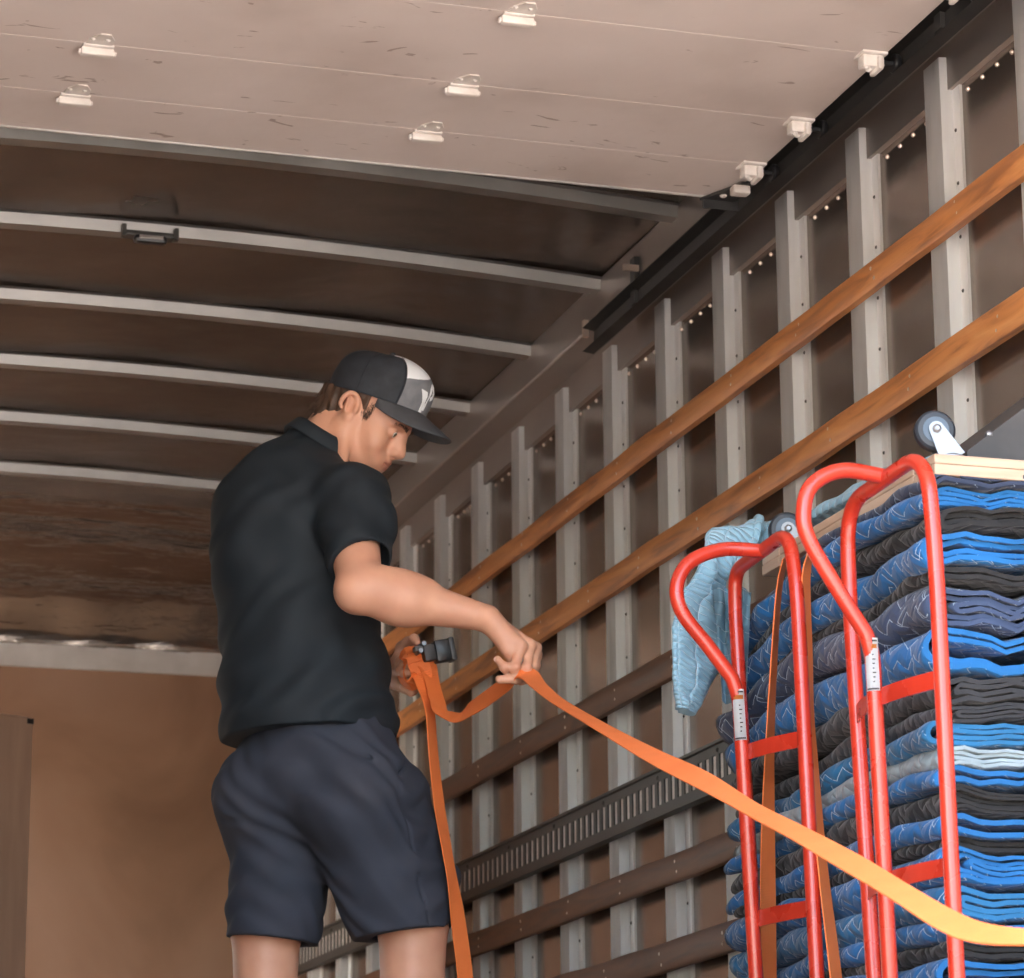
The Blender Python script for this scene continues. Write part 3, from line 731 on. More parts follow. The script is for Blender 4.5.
hand_truck('nearer red tubular hand truck, standing against the near corner of the blanket stack', X1,
  ((936, 560), (957, 978)), ((849, 590), (874, 978)),
  [(885, 476.5, 1), (842, 470.5, .9), (812, 485, .6), (803.5, 512, .3), (809, 540, 0), (838, 590, 0), (866, 634, 0), (872.5, 655, 0), (890, 978, 0)],
  (926, 450), (847, 505), None, [zat(938, 680, X1), zat(948, 867, X1)], .06, (zat(864, 655, X1), zat(867, 706, X1)))
X2 = 2.066
hand_truck('farther red tubular hand truck with its handle loop over the light blue blanket', X2,
  ((797, 590), (817, 978)), ((735, 610), (757, 978)),
  [(763, 551, 1), (722, 549.5, .9), (690, 562, .6), (677, 585, .3), (682, 612, 0), (708, 646, 0), (732, 678, 0), (739, 698, 0), (756, 978, 0)],
  (789, 531), (735, 571), None, [zat(799, 741, X2), zat(809, 909, X2)], .06, (zat(735, 708, X2), zat(737, 757, X2)))

# ================================================================== STRAPS round the stack
def on_stack(pts, X=2.088):                     # same, for a strap lying against the side of the stack
    return [(x, y, at(x, y, 0, X).dot(Hh), a, b) for x, y, D, a, b in pts]
def strap_px(pts, n=8, th=.0022):
    """pts: (px, py, D, projected width px, real width) -> rows for ribbon()"""
    P = smooth_path([atD(x, y, D) for x, y, D, a, b in pts], n); W = smooth_path([Vector((a, b, D)) for x, y, D, a, b in pts], n); rows = []
    for i, p in enumerate(P):
        tg = (P[min(i+1, len(P)-1)]-P[max(i-1, 0)]).normalized(); view = (p-Vector((0, 0, CAMZ))); dist = view.dot(fwd); view.normalize()
        side = tg.cross(view).normalized(); back = side.cross(tg).normalized()
        if back.dot(view) < 0: back = -back
        vis = min(.995, W[i].x*dist/FPX/W[i].y); rows.append((p, (side*vis+back*math.sqrt(1-vis*vis))*W[i].y/2))
    return rows
bm = bmesh.new(); ribbon(bm, strap_px(on_stack([(786, 556, 5.43, 5, .045), (779, 590, 5.42, 5, .045), (774, 660, 5.42, 6, .045), (770, 740, 5.42, 8, .045), (768, 830, 5.42, 13, .045), (768, 910, 5.42, 15, .045), (769, 1000, 5.42, 15, .045)])))
tag(obj('cargo_strap', bm, M['orange']), 'orange strap running down the stack behind the farther hand truck crossbars', 'strap', 'orange straps down the stack')
bm = bmesh.new(); ribbon(bm, strap_px(on_stack([(811, 548, 5.30, 5, .045), (806, 580, 5.27, 8, .045), (808, 650, 5.27, 8, .045), (811, 710, 5.27, 5, .045), (814, 760, 5.27, 7, .045), (822, 860, 5.27, 9, .045), (834, 960, 5.26, 11, .045), (838, 1000, 5.26, 11, .045)])))
tag(obj('cargo_strap', bm, M['orange']), 'orange strap running down the stack in the gap between the two red hand trucks', 'strap', 'orange straps down the stack')
#MAN
# ================================================================== THE MAN
# local frame: u to the right, v away from the viewer's side, w up; origin on the floor below him
D0 = 6.57; YO = 0
org = atD(330, 800, D0); org.z = 0
man = thing('person', 'person in dark polo shirt and navy shorts pulling an orange strap, wearing a cap', 'person', org, -YAW)
def L(px, py, v):
    q = atD(px, py, D0+v)-org; return np.array([q.dot(Rr), v, q.z])
class SDF:
    def __init__(s, xs, ys, zs):
        s.a = [np.asarray(q, np.float32) for q in (xs, ys, zs)]; s.F = np.full([len(q) for q in s.a], 9, np.float32)
    def box(s, lo, hi):
        r = [slice(max(0, int(np.searchsorted(q, l))), min(len(q), int(np.searchsorted(q, h))+1)) for q, l, h in zip(s.a, lo, hi)]
        X = [q[sl] for q, sl in zip(s.a, r)]
        return tuple(r), (X[0][:, None, None], X[1][None, :, None], X[2][None, None, :])
    def put(s, lo, hi, fn, k=.01, op='add'):
        m = max(k, .01)*1.6+.012; r, (x, y, z) = s.box(np.array(lo)-m, np.array(hi)+m); A = s.F[r]
        if not A.size: return
        B = fn(x, y, z).astype(np.float32)
        if op == 'add':
            h = np.maximum(k-np.abs(A-B), 0)/k; s.F[r] = np.minimum(A, B)-h*h*k*.25
        elif op == 'sub':
            B = -B; h = np.maximum(k-np.abs(A-B), 0)/k; s.F[r] = np.maximum(A, B)+h*h*k*.25
    def cone(s, a, b, ra, rb, k=.01, op='add', flat=None):
        """round cone; flat=(dir, factor) squashes it along dir"""
        a = np.array(a, float); b = np.array(b, float); d = b-a; L2 = max(d@d, 1e-9); R = max(ra, rb)
        def fn(x, y, z):
            px, py, pz = x-a[0], y-a[1], z-a[2]
            t = np.clip((px*d[0]+py*d[1]+pz*d[2])/L2, 0, 1); rr = ra+(rb-ra)*t
            qx, qy, qz = px-t*d[0], py-t*d[1], pz-t*d[2]
            if flat is not None:
                n, f = flat; c = (qx*n[0]+qy*n[1]+qz*n[2])*(1/f-1); qx, qy, qz = qx+c*n[0], qy+c*n[1], qz+c*n[2]
            return np.sqrt(qx*qx+qy*qy+qz*qz)-rr
        s.put(np.minimum(a, b)-R, np.maximum(a, b)+R, fn, k, op)
    def ell(s, c, r, ax=None, k=.01, op='add'):
        c = np.array(c, float); r = np.array(r, float); ax = np.eye(3) if ax is None else np.array(ax, float); R = r.max()
        def fn(x, y, z):
            p = (x-c[0], y-c[1], z-c[2]); q = [(p[0]*a[0]+p[1]*a[1]+p[2]*a[2]) for a in ax]
            k0 = np.sqrt(sum((q[i]/r[i])**2 for i in range(3))); k1 = np.sqrt(sum((q[i]/r[i]**2)**2 for i in range(3)))+1e-9
            return k0*(k0-1)/k1
        s.put(c-R, c+R, fn, k, op)
    def half(s, p, n, lo, hi, k=.003):             # cut away the side the normal points to, inside lo..hi
        p = np.array(p, float); n = np.array(n, float); n /= np.linalg.norm(n)
        r, (x, y, z) = s.box(lo, hi); A = s.F[r]; B = ((x-p[0])*n[0]+(y-p[1])*n[1]+(z-p[2])*n[2]).astype(np.float32)
        h = np.maximum(k-np.abs(A-B), 0)/k; s.F[r] = np.maximum(A, B)+h*h*k*.25
    def disp(s, fn, lo, hi):
        r, (x, y, z) = s.box(lo, hi); A = s.F[r]; m = np.abs(A) < .05
        s.F[r] = A+fn(x, y, z).astype(np.float32)*m
    def mesh(s, name, mt, parent, colour=None):
        F = s.F; S = F < 0; nx, ny, nz = F.shape
        cnt = np.zeros((nx-1, ny-1, nz-1), np.int8)
        for i in (0, 1):
            for j in (0, 1):
                for k in (0, 1): cnt += S[i:nx-1+i, j:ny-1+j, k:nz-1+k]
        act = np.argwhere((cnt > 0) & (cnt < 8)); ids = (act[:, 0]*(ny-1)+act[:, 1])*(nz-1)+act[:, 2]
        P = np.zeros((len(act), 3)); W = np.zeros(len(act)); co = s.a
        crn = [(i, j, k) for i in (0, 1) for j in (0, 1) for k in (0, 1)]
        for a in crn:
            for ax in range(3):
                if a[ax]: continue
                b = list(a); b[ax] = 1
                ia = act+a; ib = act+b; fa = F[ia[:, 0], ia[:, 1], ia[:, 2]]; fb = F[ib[:, 0], ib[:, 1], ib[:, 2]]
                m = (fa < 0) != (fb < 0); t = np.where(m, fa/np.where(m, fa-fb, 1), 0)
                for c in range(3):
                    pa = co[c][ia[:, c]]; pb = co[c][ib[:, c]]; P[:, c] += np.where(m, pa+(pb-pa)*t, 0)
                W += m
        P /= W[:, None]
        quads = []
        for ax in range(3):
            sl0 = [slice(None)]*3; sl1 = [slice(None)]*3; sl0[ax] = slice(0, -1); sl1[ax] = slice(1, None)
            A = S[tuple(sl0)]; B = S[tuple(sl1)]; e = np.argwhere(A != B)
            o1, o2 = [(1, 2), (2, 0), (0, 1)][ax]
            e = e[(e[:, o1] > 0) & (e[:, o2] > 0) & (e[:, o1] < F.shape[o1]-1) & (e[:, o2] < F.shape[o2]-1)]
            flip = A[e[:, 0], e[:, 1], e[:, 2]]; q = []
            for d1, d2 in ((1, 1), (0, 1), (0, 0), (1, 0)):
                c = e.copy(); c[:, o1] -= d1; c[:, o2] -= d2
                q.append(np.searchsorted(ids, (c[:, 0]*(ny-1)+c[:, 1])*(nz-1)+c[:, 2]))
            q = np.stack(q, 1); q[~flip] = q[~flip][:, ::-1]; quads.append(q)
        Qd = np.concatenate(quads)
        me = bpy.data.meshes.new(name); me.vertices.add(len(P)); me.vertices.foreach_set('co', P.astype(np.float32).ravel())
        me.loops.add(len(Qd)*4); me.loops.foreach_set('vertex_index', Qd.astype(np.int32).ravel())
        me.polygons.add(len(Qd)); me.polygons.foreach_set('loop_start', np.arange(0, len(Qd)*4, 4, dtype=np.int32))
        me.update(calc_edges=True); me.validate(); me.polygons.foreach_set('use_smooth', [True]*len(me.polygons))
        if colour is not None:
            at_ = me.attributes.new('tone', 'FLOAT', 'POINT'); at_.data.foreach_set('value', colour(P).astype(np.float32))
        me.materials.append(mt); o = bpy.data.objects.new(name, me); C.objects.link(o); o.parent = parent
        return o
def axis(*seg):                                    # (start, end, step), ...
    out = []
    for a, b, h in seg: out += list(np.arange(a, b-h*.5, h))
    return np.array(out+[seg[-1][1]])
def unit(v): v = np.array(v, float); return v/np.linalg.norm(v)

# skin, cloth, hair materials
def sss(name, col, rough, w=.12):
    m = mat(name, col, rough, 0); b = m.node_tree.nodes['Principled BSDF']
    b.inputs['Subsurface Weight'].default_value = w; b.inputs['Subsurface Radius'].default_value = (.8, .3, .18); b.inputs['Subsurface Scale'].default_value = .012
    return m
skin = sss('skin', (.62, .31, .2), .5); noisy(skin, [(.56, .27, .175), (.66, .34, .22)], 14, 6, bump=.1, bscale=160, bdist=.001)
T = skin.node_tree; bs = T.nodes['Principled BSDF']; src = bs.inputs['Base Color'].links[0].from_socket
an = T.nodes.new('ShaderNodeAttribute'); an.attribute_name = 'tone'
mx = T.nodes.new('ShaderNodeMix'); mx.data_type = 'RGBA'; T.links.new(an.outputs['Fac'], mx.inputs['Factor']); T.links.new(src, mx.inputs[6]); mx.inputs[7].default_value = (.42, .115, .085, 1); T.links.new(mx.outputs[2], bs.inputs['Base Color'])
M['skin'] = skin
M['shirt'] = noisy(mat('polo_cloth', (.012, .018, .026), .8, 0), [(.005, .009, .014), (.009, .015, .021)], 5, 5, bump=.15, bscale=700, bdist=.0004)
M['shorts'] = noisy(mat('shorts_cloth', (.03, .036, .055), .85, 0), [(.019, .024, .037), (.030, .034, .050), (.050, .050, .062)], 4, 7, bump=.15, bscale=500, bdist=.0005, stops=[.3, .55, .8])
M['hair'] = noisy(mat('brown_hair', (.1, .05, .028), .5), [(.025, .013, .008), (.10, .052, .03)], 60, 6, (1, 1, .25), bump=.6, bscale=120, bdist=.003)
M['brow'] = mat('eyebrow_hair', (.09, .045, .025), .7)
M['eye'] = mat('eye_white', (.75, .70, .66), .2); M['iris'] = mat('iris', (.06, .06, .05), .15)
M['cap_black'] = noisy(mat('cap_mesh', (.02, .023, .03), .75), [(.014, .017, .022), (.03, .034, .044)], 30, 4, bump=.4, bscale=400, bdist=.001)
M['cap_grey'] = noisy(mat('cap_grey', (.16, .165, .18), .75), [(.13, .135, .15), (.19, .195, .21)], 40, 5, bump=.2, bscale=400, bdist=.0006)
M['cap_dark'] = noisy(mat('cap_brim', (.05, .052, .058), .75), [(.04, .042, .048), (.06, .062, .07)], 40, 5)
M['cap_white'] = mat('cap_white', (.75, .77, .8), .7)
M['shoe'] = mat('shoe_black', (.02, .02, .022), .6); M['sole'] = mat('shoe_sole', (.3, .3, .3), .7); M['sock'] = mat('sock_grey', (.2, .2, .2), .9)

TH = math.radians(50); FA = np.array([math.sin(TH), math.cos(TH), 0]); RA = np.array([math.cos(TH), -math.sin(TH), 0]); UZ = np.array([0, 0, 1.])
# head frame
hy_, hp_ = math.radians(101), math.radians(-38); HS = 1.0
HF = np.array([math.sin(hy_)*math.cos(hp_), math.cos(hy_)*math.cos(hp_), math.sin(hp_)]); HR = np.array([math.cos(hy_), -math.sin(hy_), 0]); HU = np.cross(HR, HF)
tl = math.radians(4); HR, HU = HR*math.cos(tl)-HU*math.sin(tl), HU*math.cos(tl)+HR*math.sin(tl)
HO = L(363, 418, .01)                       # midway between the ears
HAX = [HF, HR, HU]
def hd(f, r, u): return HO+(HF*f+HR*r+HU*u)*HS
CU = HU*.956-HF*.292; CF = HF*.956+HU*.292; CO = hd(.004, 0, .043)   # the cap sits tipped back on the head
# ---- limb joints
rsh, rel, rwr = L(350, 500, -.135), L(360, 589, -.285), L(487, 618, -.26)
lsh = L(258, 512, .13); lwr = L(398, 677, .17); lel = L(300, 640, .34)
rhip, lhip = L(352, 780, -.06), L(290, 780, .06)
rkn, lkn = L(413, 962, -.01), L(266, 962, .07)
rkn[2] = .50; lkn[2] = .50
ran = np.array([rkn[0]-.03, rkn[1]-.16, .09]); lan = np.array([lkn[0]-.02, lkn[1]+.0-.05, .09])
# ---- body
body = SDF(axis((-.36, -.10, .006), (-.10, .50, .0028)), axis((-.40, -.12, .003), (-.12, .10, .003), (.10, .44, .0045)),
           axis((-.01, .9, .006), (.9, 1.06, .006), (1.06, 1.30, .0026), (1.30, 1.50, .005), (1.50, 1.88, .0026)))
c0_ = L(318, 760, 0); c1_ = L(302, 650, 0); c2_ = L(294, 545, .01)
body.ell(c0_, (.13, .10, .13), [RA, FA, UZ]); body.ell(c1_, (.12, .095, .17), [RA, FA, UZ], .05); body.ell(c2_, (.15, .11, .18), [RA, FA, UZ], .05)
nk0 = L(312, 462, .015)
body.cone(nk0, hd(-.035, 0, -.03), .066, .060, .02)
body.cone(nk0+RA*.01, hd(-.0, 0, -.03), .055, .055, .02)
body.cone(nk0, c2_+RA*.10+UZ*.06, .05, .06, .04); body.cone(nk0, c2_-RA*.10+UZ*.06, .05, .06, .04)
# sinew at the side of the neck
body.cone(hd(-.01, .055, -.03), L(343, 462, -.06), .013, .012, .018)
# arms
for sh, el, wr in ((rsh, rel, rwr), (lsh, lel, lwr)):
    d = unit(wr-el)
    body.cone(sh, el, .058, .046, .02); body.cone(el, el+(wr-el)*.35, .0475, .052, .02)
    body.cone(el+(wr-el)*.3, wr, .051, .027, .03)
body.cone(rel+(rwr-rel)*.15+np.array([0, 0, .01]), rel+(rwr-rel)*.5+np.array([0, 0, .016]), .045, .034, .02)
body.ell(rel+np.array([-.012, -.012, -.012]), (.03, .03, .03), k=.03)
# legs
for hp, kn, an_ in ((rhip, rkn, ran), (lhip, lkn, lan)):
    body.cone(hp, kn+UZ*.1, .085, .070, .03); body.cone(kn+UZ*.16, kn-UZ*.02, .076, .066, .03)
    body.cone(kn-UZ*.06, kn+(an_-kn)*.35-FA*.02, .055, .062, .03); body.cone(kn+(an_-kn)*.3-FA*.015, an_, .058, .038, .03)
    body.cone(kn+UZ*.14-FA*.03+RA*.035, kn-UZ*.05-FA*.03+RA*.030, .016, .012, .025)     # tendons behind the knee
    body.cone(kn+UZ*.14-FA*.03-RA*.035, kn-UZ*.05-FA*.03-RA*.030, .016, .012, .025)
    body.cone(an_, an_-UZ*.045, .036, .034, .02); body.cone(an_-UZ*.05, an_-UZ*.055+FA*.15, .034, .026, .02)
class Scaled:                                       # primitives given in head units
    def __init__(s, b): s.b = b
    def ell(s, c, r, ax=None, k=.01, op='add'): s.b.ell(c, np.array(r)*HS, ax, k, op)
    def cone(s, a, b, ra, rb, k=.01, op='add'): s.b.cone(a, b, ra*HS, rb*HS, k, op)
hbody = Scaled(body)
# ---- head
hbody.ell(hd(-.004, 0, .044), (.092, .073, .078), HAX, .01)
hbody.ell(hd(.035, 0, .0), (.058, .062, .085), HAX, .03)
hbody.ell(hd(.056, 0, .046), (.038, .055, .042), HAX, .02)
for r in (-1, 1):
    hbody.cone(hd(.0, .055*r, -.045), hd(.07, .018*r, -.092), .018, .017, .03)
    hbody.cone(hd(-.0, .058*r, -.01), hd(.0, .053*r, -.05), .018, .018, .02)
    hbody.ell(hd(.060, .044*r, -.018), (.027, .020, .024), HAX, .02)
    hbody.cone(hd(.082, .040*r, .030), hd(.094, .010*r, .030), .0095, .010, .014)
    hbody.ell(hd(.098, .030*r, .012), (.014, .017, .010), HAX, .014, 'sub')
    hbody.ell(hd(.083, .031*r, .011), (.0135, .0145, .0125), HAX, .004)          # eyelids over the ball
    hbody.ell(hd(.0985, .031*r, .0105), (.008, .0115, .0046), HAX, .003, 'sub')
    hbody.cone(hd(.072, .045*r, -.035), hd(.085, .028*r, -.06), .018, .014, .02)
hbody.ell(hd(.045, 0, -.055), (.045, .045, .045), HAX, .03)
hbody.cone(hd(.080, 0, -.092), hd(.086, 0, -.084), .018, .017, .02)
hbody.cone(hd(.094, 0, .026), hd(.112, 0, -.008), .008, .0095, .014)
hbody.cone(hd(.096, 0, .004), hd(.104, 0, -.020), .015, .017, .012); hbody.cone(hd(.112, 0, -.008), hd(.119, 0, -.017), .0095, .0105, .008)
for r in (-1, 1):
    hbody.ell(hd(.110, .0125*r, -.022), (.010, .0065, .0075), HAX, .006)
    hbody.ell(hd(.112, .0075*r, -.0315), (.006, .0035, .004), HAX, .003, 'sub')
hbody.ell(hd(.088, 0, -.052), (.018, .030, .022), HAX, .02)
hbody.cone(hd(.1045, -.012, -.0475), hd(.1045, .012, -.0475), .0058, .0058, .006); hbody.cone(hd(.096, .020, -.050), hd(.1035, .008, -.048), .005, .005, .006); hbody.cone(hd(.096, -.020, -.050), hd(.1035, -.008, -.048), .005, .005, .006)
hbody.cone(hd(.101, -.010, -.0595), hd(.101, .010, -.0595), .0062, .0062, .006)
hbody.cone(hd(.110, -.014, -.0535), hd(.110, .014, -.0535), .0022, .0022, .003, 'sub'); hbody.cone(hd(.093, .026, -.0525), hd(.109, .012, -.0535), .0022, .0022, .003, 'sub')
for r in (-1, 1):                                   # ears, top leaning back
    ec = hd(-.012, .076*r, .004); up = unit(HU*.96-HF*.28); fw = unit(HF*.96+HU*.28); out = unit(HR*r*.90-HF*.35); fw = unit(np.cross(up, np.cross(fw, up)))
    sdv = unit(np.cross(up, fw))*(-r); 
    EAX = [unit(fw+sdv*0), unit(HR*r), up]
    for k in range(16):                             # helix rim
        a0, a1 = math.radians(-70+k*17), math.radians(-70+(k+1)*17)
        def rim(a): 
            rx = .0165 if math.sin(a) > -.2 else .012
            return ec-fw*(math.cos(a)*-1)*0+fw*(-math.cos(a+PI)*0) + fw*(rx*math.cos(a))*(1)+up*(.028*math.sin(a)) + HR*r*(.007-.010*math.cos(a))
        hbody.cone(rim(a0), rim(a1), .0042, .0042, .005)
    hbody.ell(ec+HR*r*(-.002), (.0165, .0065, .028), [fw, HR*r, up], .006)
    hbody.ell(ec-up*.026+fw*.004+HR*r*.001, (.0095, .006, .010), [fw, HR*r, up], .006)
    hbody.ell(ec+HR*r*.009+up*.002+fw*.003, (.009, .0075, .017), [fw, HR*r, up], .004, 'sub')
    hbody.cone(ec-fw*.006+HR*r*.006-up*.012, ec-fw*.007+HR*r*.006+up*.016, .003, .003, .004)
    hbody.ell(ec+fw*.016+HR*r*.003-up*.004, (.005, .005, .008), [fw, HR*r, up], .005)
# ---- hands
def finger(pts, r0, r1, k=.005):
    n = len(pts)
    for i in range(n-1):
        ra = r0+(r1-r0)*i/(n-1); rb = r0+(r1-r0)*(i+1)/(n-1); body.cone(pts[i], pts[i+1], ra, rb, k if i else .010)
    for p in pts[1:-1]: body.ell(p, (r0*1.0,)*3, k=.004)
# right hand: back of the hand up, fingers pointing down, strap pinched between thumb and index
palmN = unit(np.array([.62, -.35, .70]))
kn = [L(521, 646, -.285), L(530, 645, -.262), L(536, 648, -.240), L(537, 655, -.220)]
for i, q in enumerate(kn):
    body.cone(rwr+np.array([0, (i-1.2)*.012, 0]), q, .0185-.001*i, .0125-.0008*i, .012)
body.cone(rwr+np.array([.0, -.005, -.006]), L(507, 641, -.275), .022, .019, .015)
body.cone(rwr+np.array([.012, -.012, -.014]), L(508, 650, -.285), .018, .0145, .014)
finger([kn[0], L(515, 667, -.30), L(504, 667, -.30), L(497.5, 659.5, -.295)], .0105, .0080)
finger([kn[1], L(527, 668, -.285), L(517, 675, -.275), L(507, 674, -.27)], .0105, .0080)
finger([kn[2], L(533, 667, -.255), L(529, 679, -.25), L(521, 682, -.25)], .0100, .0075)
finger([kn[3], L(536, 666, -.235), L(533, 676, -.235), L(526, 681, -.235)], .0088, .0068)
finger([L(508, 650, -.280), L(516, 668, -.272), L(516, 679, -.29), L(499, 679.5, -.295)], .0115, .0085)
# left hand: back of the hand to the left, fingers curled round the strap roll, thumb up
body.cone(lwr, L(397, 668, .16), .026, .024, .015)
pl = [L(402, 648, .150), L(399, 658, .135), L(398, 669, .125), L(402, 681, .125)]
for q in pl: body.cone(lwr+np.array([0, -.01, 0]), q, .020, .0145, .012)
body.cone(L(400, 684, .14), L(412, 690, .12), .017, .014, .012)
finger([pl[0], L(408, 642, .125), L(414, 639, .10), L(417, 643, .085)], .0115, .0085)
finger([pl[1], L(400, 662, .105), L(404, 664.5, .085), L(410, 665, .08)], .0110, .0085)
finger([pl[2], L(400, 671, .095), L(404, 673, .078), L(409, 673, .075)], .0105, .0082)
finger([pl[3], L(405, 688, .105), L(411, 692, .10), L(418, 688, .10)], .0098, .0075)
finger([L(404, 650, .165), L(413, 650, .17), L(421, 655, .16), L(425, 660, .15)], .0120, .0090)
def lips(P):
    q = (P-HO)/HS; f, r, u = q@HF, q@HR, q@HU
    m = (f > .088)*(np.abs(r) < .021)*(u < -.043)*(u > -.0655)*np.clip(1-(np.abs(u+.0535)/.0125)**3, 0, 1)
    return np.clip(m, 0, 1)*.45
bo = body.mesh('body', M['skin'], man, lips)
del body, hbody
# nails
def nail(p, n, t, r=.0048):
    bm = bmesh.new(); n = Vector(n).normalized(); t = Vector(t).normalized(); s_ = n.cross(t)
    rows = [[bm.verts.new(Vector(p)+t*(a*r*1.2)+s_*(b*r)-n*(b*b*.0018)) for b in (-1, -.5, 0, .5, 1)] for a in (-1, 0, .8, 1.1)]
    for a, b in zip(rows, rows[1:]):
        for k in range(4): bm.faces.new((a[k], a[k+1], b[k+1], b[k]))
    bmesh.ops.solidify(bm, geom=bm.faces[:], thickness=.0006); return bm
M['nail'] = sss('nail', (.72, .42, .33), .3, .05)
q = L(498.5, 661.5, -.295); obj('fingernail', nail(q+np.array([-.0045, -.0065, .001]), (-.5, -.8, .2), (-.6, 0, .75)), M['nail'], man, smooth=True)
# eyes
for r in (1, -1):
    bm = bmesh.new(); c = hd(.0835, .031*r, .0108); bmesh.ops.create_uvsphere(bm, u_segments=24, v_segments=16, radius=.0123*HS, matrix=Matrix.Translation(c)); ey_ = obj('eye', bm, M['eye'], man, smooth=True)
    bm = bmesh.new(); g_ = unit(HF+HR*.05*r-HU*.12); lathe(bm, c+g_*.0115, g_, [(.0058, -.0008), (.0052, .0006), (.0025, .0013), (0, .0015)], 20); obj('iris', bm, M['iris'], ey_, smooth=True)
    # eyebrow: short hairs along the ridge
    bm = bmesh.new(); rnd = random.Random(5)
    for k in range(110):
        s_ = rnd.random(); p0 = hd(.0925+.010*(1-s_)-.0*s_, (.012+.036*s_)*r, .030+.004*math.sin(s_*3)+rnd.uniform(-.003, .003)) + HF*(-.010*s_*s_)
        d = unit(HR*r*(.7+.3*s_)+HU*(.5-.7*s_)+HF*.3); p0 = p0+HF*.003
        tube(bm, [p0-d*.0005, p0+d*.006, p0+d*.010-HF*.001], [.0006, .0005, .0002], 4)
    obj('eyebrow', bm, M['brow'], man)
# hair: back of the head and sideburn below the cap
hz0 = SDF(axis((HO[0]-.16, HO[0]+.16, .0028)), axis((HO[1]-.13, HO[1]+.13, .003)), axis((HO[2]-.12, HO[2]+.2, .0028))); hz = Scaled(hz0)
hz.ell(hd(-.008, 0, .044), (.098, .0785, .086), HAX)
hz.ell(hd(-.062, 0, -.0), (.050, .062, .060), HAX, .03)
hz.ell(hd(-.055, 0, -.045), (.040, .052, .035), HAX, .03)
def streak(x, y, z):
    q = (x-HO[0], y-HO[1], z-HO[2]); f = sum(q[i]*HF[i] for i in range(3)); r = sum(q[i]*HR[i] for i in range(3)); u = sum(q[i]*HU[i] for i in range(3))
    a = np.arctan2(r, -f-.02)
    return .0007*np.sin(a*70+3*np.sin(u*60))+.0012*np.sin(a*23+u*60)+.0010*np.sin(u*130+a*6)
hz0.disp(streak, (-9, -9, -9), (9, 9, 9))
hz0.half(hd(.026, 0, 0), HF+HU*.25, (-9, -9, -9), (9, 9, 9))                              # front edge
hz.ell(hd(-.012, .08, -.002), (.026, .022, .034), HAX, .006, 'sub'); hz.ell(hd(-.012, -.08, -.002), (.026, .022, .034), HAX, .006, 'sub')
hz0.half(CO+CU*.006, CU, (-9, -9, -9), (9, 9, 9)); hz0.half(hd(-.09, 0, -.060), -HU*.9+HF*.45, (-9, -9, -9), (9, 9, 9))
ho_ = hz0.mesh('hair', M['hair'], man); del hz, hz0
# loose strands at nape, in front of the ear, and the moustache and stubble
def strands(nm, gen, n, m, seed=1):
    bm = bmesh.new(); rnd = random.Random(seed)
    for k in range(n):
        p, d, ln, rr = gen(rnd); p = np.array(p); q = p+d*ln*.5+HU*(-.001); e = p+d*ln+unit(-HU+HF*.2)*ln*.2
        tube(bm, [p, q, e], [rr, rr*.8, rr*.25], 4)
    return obj(nm, bm, m, man)
strands('hair_strands', lambda R: (hd(-.076+R.uniform(-.02, .02), R.uniform(-.055, .06), -.03+R.uniform(-.022, .03)), unit(-HU*.8-HF*R.uniform(.1, .7)+HR*R.uniform(-.2, .3)), R.uniform(.015, .030), .0011), 420, M['hair'], 2)
strands('sideburn', lambda R: (hd(.020+R.uniform(-.006, .014), .0695+R.uniform(-.001, .002), .026+R.uniform(-.020, .014)), unit(-HU*.8+HF*R.uniform(-.1, .6)), R.uniform(.006, .013), .0006), 200, M['hair'], 3)
def mous(R):
    r = R.uniform(-.022, .024); return hd(.1055-abs(r)*.42+.0, r, -.036-abs(r)*.25+R.uniform(-.003, .003)), unit(-HU+HR*np.sign(r)*.5+HF*.15), R.uniform(.005, .009), .0008
strands('moustache', mous, 200, M['brow'], 4)
# ---- shorts
sh = SDF(axis((-.34, .36, .0036)), axis((-.32, .32, .0042)), axis((.44, 1.12, .0036)))
pc = L(320, 780, 0)
sh.ell(pc+UZ*.02, (.178, .150, .15), [RA, FA, UZ])
sh.cone(L(315, 712, 0), L(318, 760, 0), .155, .170, .05, flat=(FA, .82))
sh.ell(L(352, 800, -.105), (.105, .095, .115), [RA, FA, UZ], .035); sh.ell(L(262, 795, .0), (.105, .095, .115), [RA, FA, UZ], .030)   # seat
rl1, ll1 = L(413, 940, -.02), L(270, 945, .06)
sh.cone(L(360, 812, -.045), rl1-UZ*.04, .132, .093, .035); sh.cone(L(378, 800, .0), L(424, 880, .0), .10, .075, .03)
sh.cone(L(287, 812, .05), ll1-UZ*.04, .128, .090, .035)
sh.cone(L(415, 862, .0), L(437, 866, .01), .04, .016, .03)                         # pocket edge puff
def folds(x, y, z):
    f = .0065*np.sin(34*z+26*x+9*y+2.2*np.sin(14*x+7*z))*np.clip(1.2-np.abs(z-.80)*4, .15, 1)
    f += .0048*np.sin(58*z-44*x+2.0*np.sin(19*y+11*z))*np.clip((x-.05)*5, .2, 1)
    f += .0022*np.sin(95*z+60*x+3*np.sin(40*y))
    return f
sh.disp(folds, (-9, -9, -9), (9, 9, 9))
sh.cone(L(262, 812, -.115), L(318, 885, -.05), .010, .008, .016, 'sub')              # crease of the seat and inner leg
sh.cone(L(252, 745, -.13), L(262, 812, -.13), .007, .009, .02, 'sub')
sh.cone(L(222, 822, -.04), L(262, 826, -.14), .008, .006, .012, 'sub')
sh.cone(L(345, 742, -.20), L(398, 775, -.12), .0035, .0035, .006, 'sub'); sh.cone(L(398, 775, -.12), L(412, 745, -.04), .0045, .0045, .006, 'sub')  # side pocket
sh.cone(L(398, 775, -.15), L(428, 925, -.10), .0022, .0022, .006, 'sub')
hr, hl = L(411, 934, -.02), L(270, 941, .06)
